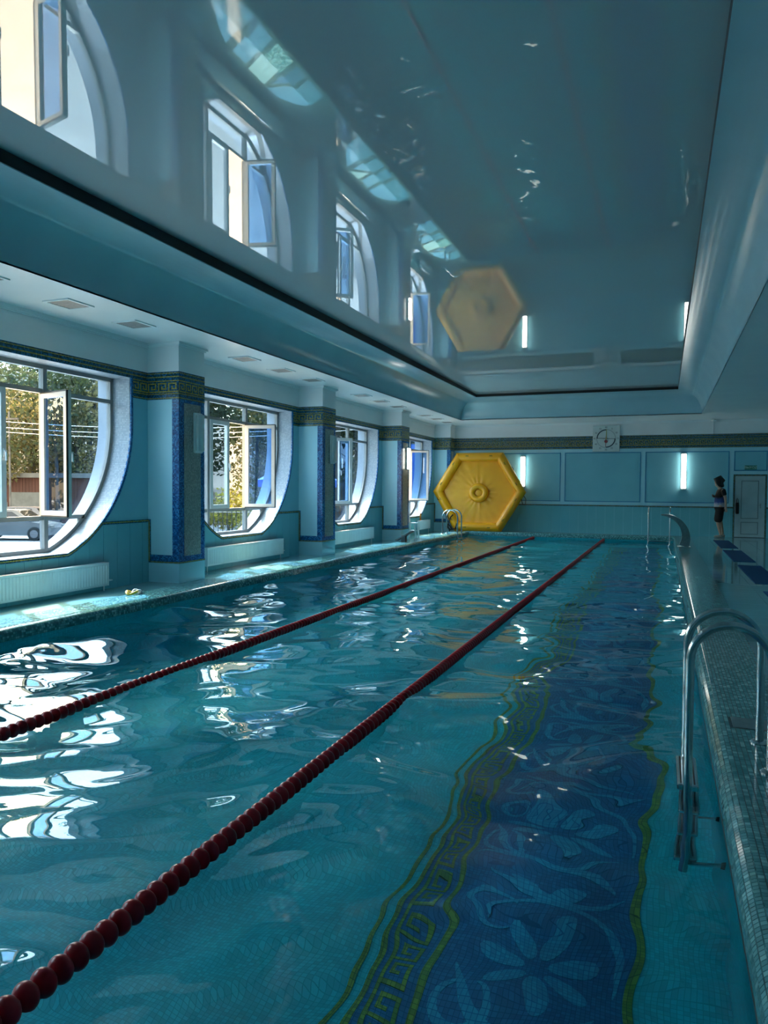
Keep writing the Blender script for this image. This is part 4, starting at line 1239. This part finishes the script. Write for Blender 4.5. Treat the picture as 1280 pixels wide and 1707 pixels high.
def hand_(wrist, dirv, spread):
    d_ = Vector(dirv).normalized(); base = Vector(V[wrist][0])
    palm = chain(wrist, [(tuple(base + d_ * .07), (.030, .016))])
    pc = Vector(V[palm][0]); s_ = Vector(spread)
    for k, ln in enumerate((.055, .068, .072, .060)):
        o_ = s_ * (k - 1.5) * .019
        chain(palm, [(tuple(pc + o_ + d_ * .02), .009), (tuple(pc + o_ + d_ * (.02 + ln * .6)), .0085), (tuple(pc + o_ + d_ * (.02 + ln) + Vector((-.012, 0, 0))), .007)])
    chain(wrist, [(tuple(base + d_ * .035 + s_ * -.035), .010), (tuple(base + d_ * .075 + s_ * -.05), .008)])
# near arm hangs back, other arm bent to the chest
w1 = chain(2, [(pp(-.07, -.17, 1.40), .058), (pp(-.13, -.21, 1.18), .043), (pp(-.15, -.20, .93), .028)])
hand_(w1, (.05, 0, -1), (1, 0, 0))
w2 = chain(2, [(pp(-.02, .17, 1.40), .058), (pp(.02, .22, 1.17), .043), (pp(.17, .06, 1.24), .028)])
hand_(w2, (-.3, -1, .2), (0, 0, 1))
chain(0, [(pp(.0, -.09, .88), .10), (pp(.06, -.095, .52), .062), (pp(.04, -.095, .42), .058), (pp(-.03, -.095, .09), .036), (pp(.02, -.095, .045), .036), (pp(.12, -.095, .03), .028)])
chain(0, [(pp(-.01, .09, .88), .10), (pp(-.02, .095, .52), .062), (pp(-.05, .095, .40), .058), (pp(-.10, .095, .10), .036), (pp(-.06, .095, .05), .036), (pp(.02, .095, .03), .028)])
skin_mesh('body', V, Ed, 'skin', person)
# shirt with blue and white print low down
sm = principled('printed_shirt', (.01, .01, .012), .8)
nt = sm.node_tree; bs = nt.nodes['Principled BSDF']; ge = nt.nodes.new('ShaderNodeNewGeometry'); sp_ = nt.nodes.new('ShaderNodeSeparateXYZ'); nt.links.new(ge.outputs['Position'], sp_.inputs[0])
no = nt.nodes.new('ShaderNodeTexNoise'); no.inputs['Scale'].default_value = 9; nt.links.new(ge.outputs['Position'], no.inputs['Vector'])
ma = nt.nodes.new('ShaderNodeMath'); ma.operation = 'MULTIPLY_ADD'; ma.inputs[1].default_value = .25; nt.links.new(no.outputs['Fac'], ma.inputs[0]); nt.links.new(sp_.outputs[2], ma.inputs[2])
mr = nt.nodes.new('ShaderNodeMapRange'); mr.inputs['From Min'].default_value = .92; mr.inputs['From Max'].default_value = 1.65; nt.links.new(ma.outputs[0], mr.inputs['Value'])
rp = nt.nodes.new('ShaderNodeValToRGB'); e = rp.color_ramp.elements
e[0].position = .30; e[0].color = (.35, .38, .45, 1); e[1].position = .42; e[1].color = (.02, .06, .25, 1)
for p_, c_ in ((.56, (.01, .04, .16, 1)), (.62, (.008, .008, .010, 1))): x_ = e.new(p_); x_.color = c_
nt.links.new(mr.outputs[0], rp.inputs[0]); nt.links.new(rp.outputs[0], bs.inputs['Base Color'])
V2 = [(pp(-.005, 0, .80), (.19, .18)), (pp(-.005, 0, .98), (.185, .17)), (pp(.0, 0, 1.25), (.16, .145)), (pp(-.02, 0, 1.38), (.15, .12)), (pp(.0, 0, 1.46), (.085, .075)),
      (pp(-.07, -.18, 1.40), .075), (pp(-.11, -.215, 1.25), .070), (pp(-.02, .18, 1.40), .075), (pp(.0, .22, 1.25), .070)]
skin_mesh('shirt', V2, [(0, 1), (1, 2), (2, 3), (3, 4), (3, 5), (5, 6), (3, 7), (7, 8)], sm, person)
V3 = [(pp(-.01, 0, .97), (.14, .13)), (pp(.01, -.08, .84), .125), (pp(.06, -.10, .44), .125), (pp(-.01, .08, .84), .125), (pp(.03, .10, .44), .125)]
skin_mesh('shorts', V3, [(0, 1), (1, 2), (0, 3), (3, 4)], 'black_cloth', person)
V4 = [(pp(.035, 0, 1.70), .125), (pp(.075, 0, 1.775), .085), (pp(-.02, 0, 1.66), .13), (pp(-.045, 0, 1.50), .10), (pp(.0, -.075, 1.55), .10), (pp(.0, .075, 1.55), .10)]
skin_mesh('hair', V4, [(0, 1), (0, 2), (2, 3), (2, 4), (2, 5)], 'hair', person)
for s_, f0 in ((-.095, .03), (.095, -.06)):
    V5 = [(pp(f0 - .11, s_, .055), (.045, .05)), (pp(f0, s_, .055), (.048, .05)), (pp(f0 + .13, s_, .04), (.042, .034))]
    skin_mesh('shoe', V5, [(0, 1), (1, 2)], 'shoe', person)

# ------------------------------------------------------------------ outdoors, seen through the windows
GZ = -1.25
m = MB(); m.add([(-140, -60, GZ), (XO, -60, GZ), (XO, 140, GZ), (-140, 140, GZ)], [(0, 1, 2, 3)])
m.add([(XO, 60, GZ), (60, 60, GZ), (60, 140, GZ), (XO, 140, GZ)], [(0, 1, 2, 3)])
tag(m.build('ground', 'asphalt', fix=False), 'sunlit parking lot outside the windows', 'ground', kind='structure')
# hillside
vs, fs = [], []; na, nr = 60, 16
def hill_z(r, a): return GZ + max(0, r - 52) * .20 + .9 * math.sin(a * 19) * min(1, max(0, (r - 52) / 12)) + .8 * math.sin(r * .35 + a * 7) * min(1, max(0, (r - 52) / 12))
for j in range(nr + 1):
    for i in range(na + 1):
        a = -.30 + 1.75 * i / na; r = 50 + 75 * (j / nr) ** 1.2
        vs.append((-r * math.cos(a) if False else -r * math.sin(a + .2), r * math.cos(a + .2), hill_z(r, a + .2) - (.3 if j == 0 else 0)))
for j in range(nr):
    for i in range(na): k = j * (na + 1) + i; fs.append((k, k + 1, k + na + 2, k + na + 1))
m = MB(); m.add(vs, fs)
tag(m.build('hillside', 'hill', smooth='all', fix=False), 'brown wooded hillside rising behind the parking lot', 'hill', kind='structure')
def leaf_cloud(mb, blobs, n, size, seed):
    r = np.random.default_rng(seed)
    tot = sum(b_[3] ** 2 for b_ in blobs)
    for (cx, cyy, cz, R) in blobs:
        k = int(n * R * R / tot)
        for _ in range(k):
            d_ = r.normal(size=3); d_ /= np.linalg.norm(d_)
            p = np.array([cx, cyy, cz]) + d_ * R * (.55 + .5 * r.random()) * np.array([1, 1, .9])
            u = r.normal(size=3); u /= np.linalg.norm(u); v = np.cross(u, d_ + r.normal(size=3) * .5); v /= (np.linalg.norm(v) + 1e-9)
            s = size * (.6 + .8 * r.random())
            mb.add([p - u * s, p + v * s * .55, p + u * s, p - v * s * .55], [(0, 1, 2, 3)])
def tree_proto(seed, h, leaf, lab, group):
    r = random.Random(seed)
    t = thing('tree', (0, 0, 0), lab, 'tree', group)
    q = MB(); lean_ = r.uniform(-.4, .4)
    q.tube([(0, 0, -.5), (lean_ * .3, 0, h * .3), (lean_ * .7, .1, h * .65), (lean_, .15, h * .95)], [.20, .16, .11, .04], 8)
    for k in range(5):
        a = r.uniform(0, 2 * PI); zz = h * r.uniform(.4, .8)
        q.tube([(lean_ * .6, .05, zz), (lean_ * .6 + math.cos(a) * h * .16, math.sin(a) * h * .16, zz + h * .12)], [.06, .02], 5)
    q.build('trunk', 'bark', t, smooth=True)
    blobs = [(lean_ + r.uniform(-1, 1) * h * .16, r.uniform(-1, 1) * h * .16, h * r.uniform(.42, .98), h * r.uniform(.10, .17)) for _ in range(9)]
    q = MB(); leaf_cloud(q, blobs, 2600, h * .015, seed); q.build('crown', leaf, t, fix=False)
    return t
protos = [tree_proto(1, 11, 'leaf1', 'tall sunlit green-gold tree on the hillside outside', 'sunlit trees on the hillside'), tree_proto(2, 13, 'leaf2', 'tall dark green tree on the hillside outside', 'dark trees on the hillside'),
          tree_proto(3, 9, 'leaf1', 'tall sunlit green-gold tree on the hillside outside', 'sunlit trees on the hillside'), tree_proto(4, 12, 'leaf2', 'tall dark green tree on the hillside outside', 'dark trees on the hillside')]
def az(u): return math.atan2(1, 0) if False else math.radians(YAW) - math.atan((u - 640) / F_PX)
spots = []
rr2 = random.Random(5)
for row, (r0, st) in enumerate(((54, 42), (63, 42), (74, 46))):
    u = -120 + row * 13
    while u < 760:
        skip = (360 < u < 425 and row < 3)
        if not skip: spots.append((u + rr2.uniform(-10, 10), r0 + rr2.uniform(-2.5, 2.5)))
        u += st
for yy in range(-36, 22, 4): spots.append((None, (-40 + rr2.uniform(-3, 3), yy + rr2.uniform(-1.5, 1.5))))   # trees along the road, mirrored in the open sashes
for k, (u, r) in enumerate(spots):
    if u is None: x, y = r; r = 50; a = 1.5
    else: a = az(u); x, y = -r * math.sin(a), r * math.cos(a)
    pr = protos[rr2.randrange(4)]
    z = hill_z(r, a) - .2 if u is not None else GZ - 3.5
    if 'used' not in pr: pr['used'] = 1; o = pr; o.location = (x, y, z)
    else: o = copy_tree(pr, (x, y, z))
    o.rotation_euler.z = rr2.uniform(0, 6.28); sc = rr2.uniform(.8, 1.25); o.scale = (sc, sc, sc)
for pr in list(bpy.data.objects):
    if 'used' in pr: del pr['used']
# yellow bushes and a fence seen through the second window
def bush(x, y, r_, lab, seed):
    t = thing('bush', (x, y, GZ), lab, 'bush')
    q = MB(); leaf_cloud(q, [(x, y, GZ + r_ * .9, r_ * .9), (x + r_ * .5, y, GZ + r_ * .6, r_ * .6), (x - r_ * .5, y + .2, GZ + r_ * .7, r_ * .6)], 900, r_ * .075, seed); q.build('foliage', 'leaf3', t, fix=False)
    q = MB()
    for k in range(4): q.tube([(x, y, GZ - .1), (x + math.cos(k * 1.6) * r_ * .4, y + math.sin(k * 1.6) * r_ * .4, GZ + r_)], [.04, .015], 5)
    q.build('stems', 'bark', t)
bush(-21.3, 35.2, 1.0, 'yellow-green bush behind the metal fence outside the second window', 11)
bush(-23.4, 36.5, 1.6, 'taller yellow bush left of the fence bush outside the second window', 12)
bush(-26.6, 43.5, 2.0, 'sparse yellow bush farther up outside the second window', 13)
t = thing('metal_fence', (-21.5, 33.2, GZ), 'thin black metal fence in front of the yellow bushes outside', 'fence')
fa, fb = Vector((-26.0, 31.6, 0)), Vector((-17.0, 34.8, 0)); bar = None
for k in range(41):
    p = fa.lerp(fb, k / 40)
    if bar is None: q = MB(); q.box(p.x - .012, p.x + .012, p.y - .012, p.y + .012, GZ, GZ + 1.5); bar = q.build('bar', 'black', t, origin=(p.x, p.y, GZ))
    else: inst(bar, (p.x, p.y, GZ), t)
for z in (.2, 1.35):
    q = MB(); q.tube([(fa.x, fa.y, GZ + z), (fb.x, fb.y, GZ + z)], .02, 6); q.build('rail', 'black', t)
# building
B0 = Vector((-39.4, 36.2, GZ)); bd_ = Vector((.9363, .3512, 0)).normalized(); bn = Vector((bd_.y, -bd_.x, 0))
t = thing('brown_building', tuple(B0), 'low red-brown boarded building with a pale roof edge seen through the first window', 'building')
def bpt(s, n_, z): return B0 + bd_ * s + bn * n_ + Vector((0, 0, z))
def bbox(name, s0, s1, n0, n1, z0, z1, mat, parent=None):
    q = MB(); vs = [bpt(s, n_, z) for z in (z0, z1) for n_ in (n0, n1) for s in (s0, s1)]
    q.add(vs, [(0, 2, 3, 1), (4, 5, 7, 6), (0, 1, 5, 4), (2, 6, 7, 3), (0, 4, 6, 2), (1, 3, 7, 5)]); return q.build(name, mat, parent or t)
bbox('wall', -9, 8, -6, 0, 0, 3.35, 'brick_brown')
for k in range(34):
    s0 = -3.2 + k * .21
    if s0 > 4.0: break
    bbox('board', s0 + .008, s0 + .202, 0, .03, 0.1, 3.2, 'brick_brown')
bbox('roof', -9.4, 8.4, -6.3, .45, 3.2, 3.5, 'trim_white')
wf = bbox('window', -.35, 1.55, 0, .06, .95, 2.25, 'trim_white'); 
for k in range(2): bbox('pane', -.25 + k * .95, .55 + k * .95, .055, .07, 1.05, 2.15, 'trim_white', wf)
bbox('lamp', -1.45, -1.15, 0, .12, 2.95, 3.1, 'trim_white'); bbox('lamp', -1.35, -.9, 0, .12, 2.35, 2.55, 'trim_white')
bbox('notice', -1.4, -1.02, .03, .05, 1.2, 1.6, 'trim_white'); bbox('notice', -.98, -.6, .03, .05, 1.2, 1.6, 'trim_white')
# cars
def car(loc, rz, paint, lab, L=4.4, hgt=1.5, scale=1):
    t = thing('car', loc, lab, 'car', 'parked cars outside')
    x0, y0, z0 = loc; c_, s_ = math.cos(rz), math.sin(rz)
    def T(p): return (x0 + p[0] * c_ - p[1] * s_, y0 + p[0] * s_ + p[1] * c_, z0 + p[2])
    hw = .88
    lower = [(-2.15, .28), (-2.2, .55), (-2.12, .82), (-1.95, .92), (1.0, .95), (1.95, .80), (2.18, .62), (2.2, .32), (2.05, .25), (-2.05, .25)]
    def ext(poly, w0, w1, name, mat, parent):
        q = MB(); n = len(poly)
        vs = [T((p[0], -w, p[1])) for p, w in zip(poly, w0)] + [T((p[0], w, p[1])) for p, w in zip(poly, w1)]
        q.add(vs, [list(range(n))[::-1], list(range(n, 2 * n))] + [(i, (i + 1) % n, n + (i + 1) % n, n + i) for i in range(n)])
        return q.build(name, mat, parent)
    ww = [hw * (.94 if abs(p[0]) > 2.1 else 1) for p in lower]
    bd = ext(lower, ww, ww, 'body', paint, t)
    cabin = [(-1.95, .92), (-1.55, hgt - .06), (-1.2, hgt), (.2, hgt), (.45, hgt - .04), (1.2, .94)]
    cw = [hw * .96, hw * .78, hw * .76, hw * .76, hw * .78, hw * .96]
    ext(cabin, cw, cw, 'cabin', paint, t)
    for poly in ([(-1.45, .98), (-1.30, hgt - .10), (-.42, hgt - .08), (-.42, .98)], [(-.34, .98), (-.34, hgt - .08), (.22, hgt - .10), (.92, .98)]):
        w_ = [hw * .955 if p[1] < 1 else hw * .80 for p in poly]
        for sg in (-1, 1):
            q = MB(); vs = [T((p[0], sg * (w + .012), p[1])) for p, w in zip(poly, w_)] + [T((p[0], sg * (w - .02), p[1])) for p, w in zip(poly, w_)]
            q.add(vs, [(0, 1, 2, 3), (4, 5, 6, 7), (0, 1, 5, 4), (1, 2, 6, 5), (2, 3, 7, 6), (3, 0, 4, 7)]); q.build('side_window', 'car_glass', t)
    for sx_, za, zb, xa, xb in ((1, .96, hgt - .05, 1.17, .47), (-1, .96, hgt - .08, -1.93, -1.57)):
        q = MB(); vs = [T((xa + sx_ * .012, -hw * .85, za)), T((xa + sx_ * .012, hw * .85, za)), T((xb + sx_ * .02, hw * .70, zb)), T((xb + sx_ * .02, -hw * .70, zb)), T((xa - sx_ * .03, -hw * .85, za)), T((xa - sx_ * .03, hw * .85, za)), T((xb - sx_ * .03, hw * .70, zb)), T((xb - sx_ * .03, -hw * .70, zb))]
        q.add(vs, [(0, 1, 2, 3), (4, 5, 6, 7), (0, 1, 5, 4), (1, 2, 6, 5), (2, 3, 7, 6), (3, 0, 4, 7)]); q.build('windscreen', 'car_glass', t)
    for wx in (-1.35, 1.38):
        for sg in (-1, 1):
            q = MB(); n = 18
            prof = [(.33, 0), (.33, .2)]
            vs = [T((wx + .33 * math.cos(2 * PI * k / n), sg * (hw + .02), .33 + .33 * math.sin(2 * PI * k / n))) for k in range(n)] + [T((wx + .33 * math.cos(2 * PI * k / n), sg * (hw - .2), .33 + .33 * math.sin(2 * PI * k / n))) for k in range(n)]
            q.add(vs, [list(range(n)), list(range(n, 2 * n))] + [(i, (i + 1) % n, n + (i + 1) % n, n + i) for i in range(n)]); wh = q.build('wheel', 'tyre', t)
            q = MB(); vs = [T((wx + .2 * math.cos(2 * PI * k / n), sg * (hw + .03), .33 + .2 * math.sin(2 * PI * k / n))) for k in range(n)] + [T((wx + .2 * math.cos(2 * PI * k / n), sg * hw, .33 + .2 * math.sin(2 * PI * k / n))) for k in range(n)]
            q.add(vs, [list(range(n)), list(range(n, 2 * n))] + [(i, (i + 1) % n, n + (i + 1) % n, n + i) for i in range(n)]); q.build('rim', 'car_silver', wh)
    for sg in (-1, 1):
        q = MB(); vs = [T((x_, sg * y_, z_)) for z_ in (.62, .76) for y_ in (.5, .8) for x_ in (2.08, 2.19)]
        q.add(vs, [(0, 2, 3, 1), (4, 5, 7, 6), (0, 1, 5, 4), (2, 6, 7, 3), (0, 4, 6, 2), (1, 3, 7, 5)]); q.build('headlight', 'trim_white', t)
    return t
ca = math.atan2(.3512, .9363)
car((-30.2, 27.6, GZ), ca, 'car_white', 'white car parked nearest the window, its wheel in the bottom pane')
car((-35.0, 32.0, GZ + .05), ca + PI, 'car_silver', 'silver saloon parked in front of the brown building', hgt=1.42)
car((-21.5, 27.0, GZ), ca + .9, 'car_white', 'pale car parked near the metal fence outside', hgt=1.45)
# utility poles and cables
t = thing('utility_pole', (-24.6, 23.6, GZ), 'pale utility pole outside the first window', 'pole')
q = MB(); q.tube([(-37.0, 33.5, GZ), (-37.05, 33.5, 5.9)], [.07, .05], 10); q.build('pole', 'bark', t)
q = MB(); q.box(-37.8, -36.3, 33.45, 33.55, 5.4, 5.5); q.build('cross_arm', 'bark', t)
for k, (za, zb, lab) in enumerate(((4.05, 3.35, 'topmost pale cable strung across the view outside'), (3.80, 3.15, 'second pale cable strung across the view outside'), (3.62, 2.95, 'third pale cable strung across the view outside'))):
    q = MB(); A = Vector((-29.0, 21.2, za + .3)); B = Vector((-9.5, 29.5, zb + 1.2))
    q.tube([A.lerp(B, f) + Vector((0, 0, -.6 * math.sin(PI * f))) for f in np.linspace(0, 1, 14)], .011, 5)
    tag(q.build('overhead_cable', 'wire'), lab, 'cable', 'overhead cables')
# added blue tent on the lot, invented to put blue into the second window
TX, TY = -14.35, 27.6
t = thing('added_blue_tent', (TX, TY, GZ), 'added blue canopy tent on the lot, putting blue into the open sash of the second window', 'tent')
for x in (TX - 1.1, TX + 1.1):
    for y in (TY - 1.1, TY + 1.1):
        q = MB(); q.tube([(x, y, GZ), (x, y, 1.75)], .035, 8); q.build('post', 'white_plastic', t)
P_ = [(TX - 1.25, TY - 1.25, 1.75), (TX + 1.25, TY - 1.25, 1.75), (TX + 1.25, TY + 1.25, 1.75), (TX - 1.25, TY + 1.25, 1.75), (TX, TY, 2.75)]
q = MB(); q.add(P_ + [(p[0], p[1], p[2] - .30) for p in P_[:4]], [(0, 1, 4), (1, 2, 4), (2, 3, 4), (3, 0, 4), (0, 5, 6, 1), (1, 6, 7, 2), (2, 7, 8, 3), (3, 8, 5, 0)]); q.build('canopy', 'tarp', t, fix=False)
t = thing('added_blue_screen', (-10.2, 29.5, GZ), 'added blue tarpaulin sheet outside the farthest window, putting blue into its sash', 'screen')  # invented blue sheet, added only to colour the farthest open sash
for x in (-12.2, -8.2):
    q = MB(); q.tube([(x, 29.5, GZ), (x, 29.5, 3.4)], .04, 8); q.build('post', 'white_plastic', t)
q = MB(); q.box(-12.2, -8.2, 29.46, 29.49, GZ + .2, 3.3); q.build('sheet', 'tarp', t)
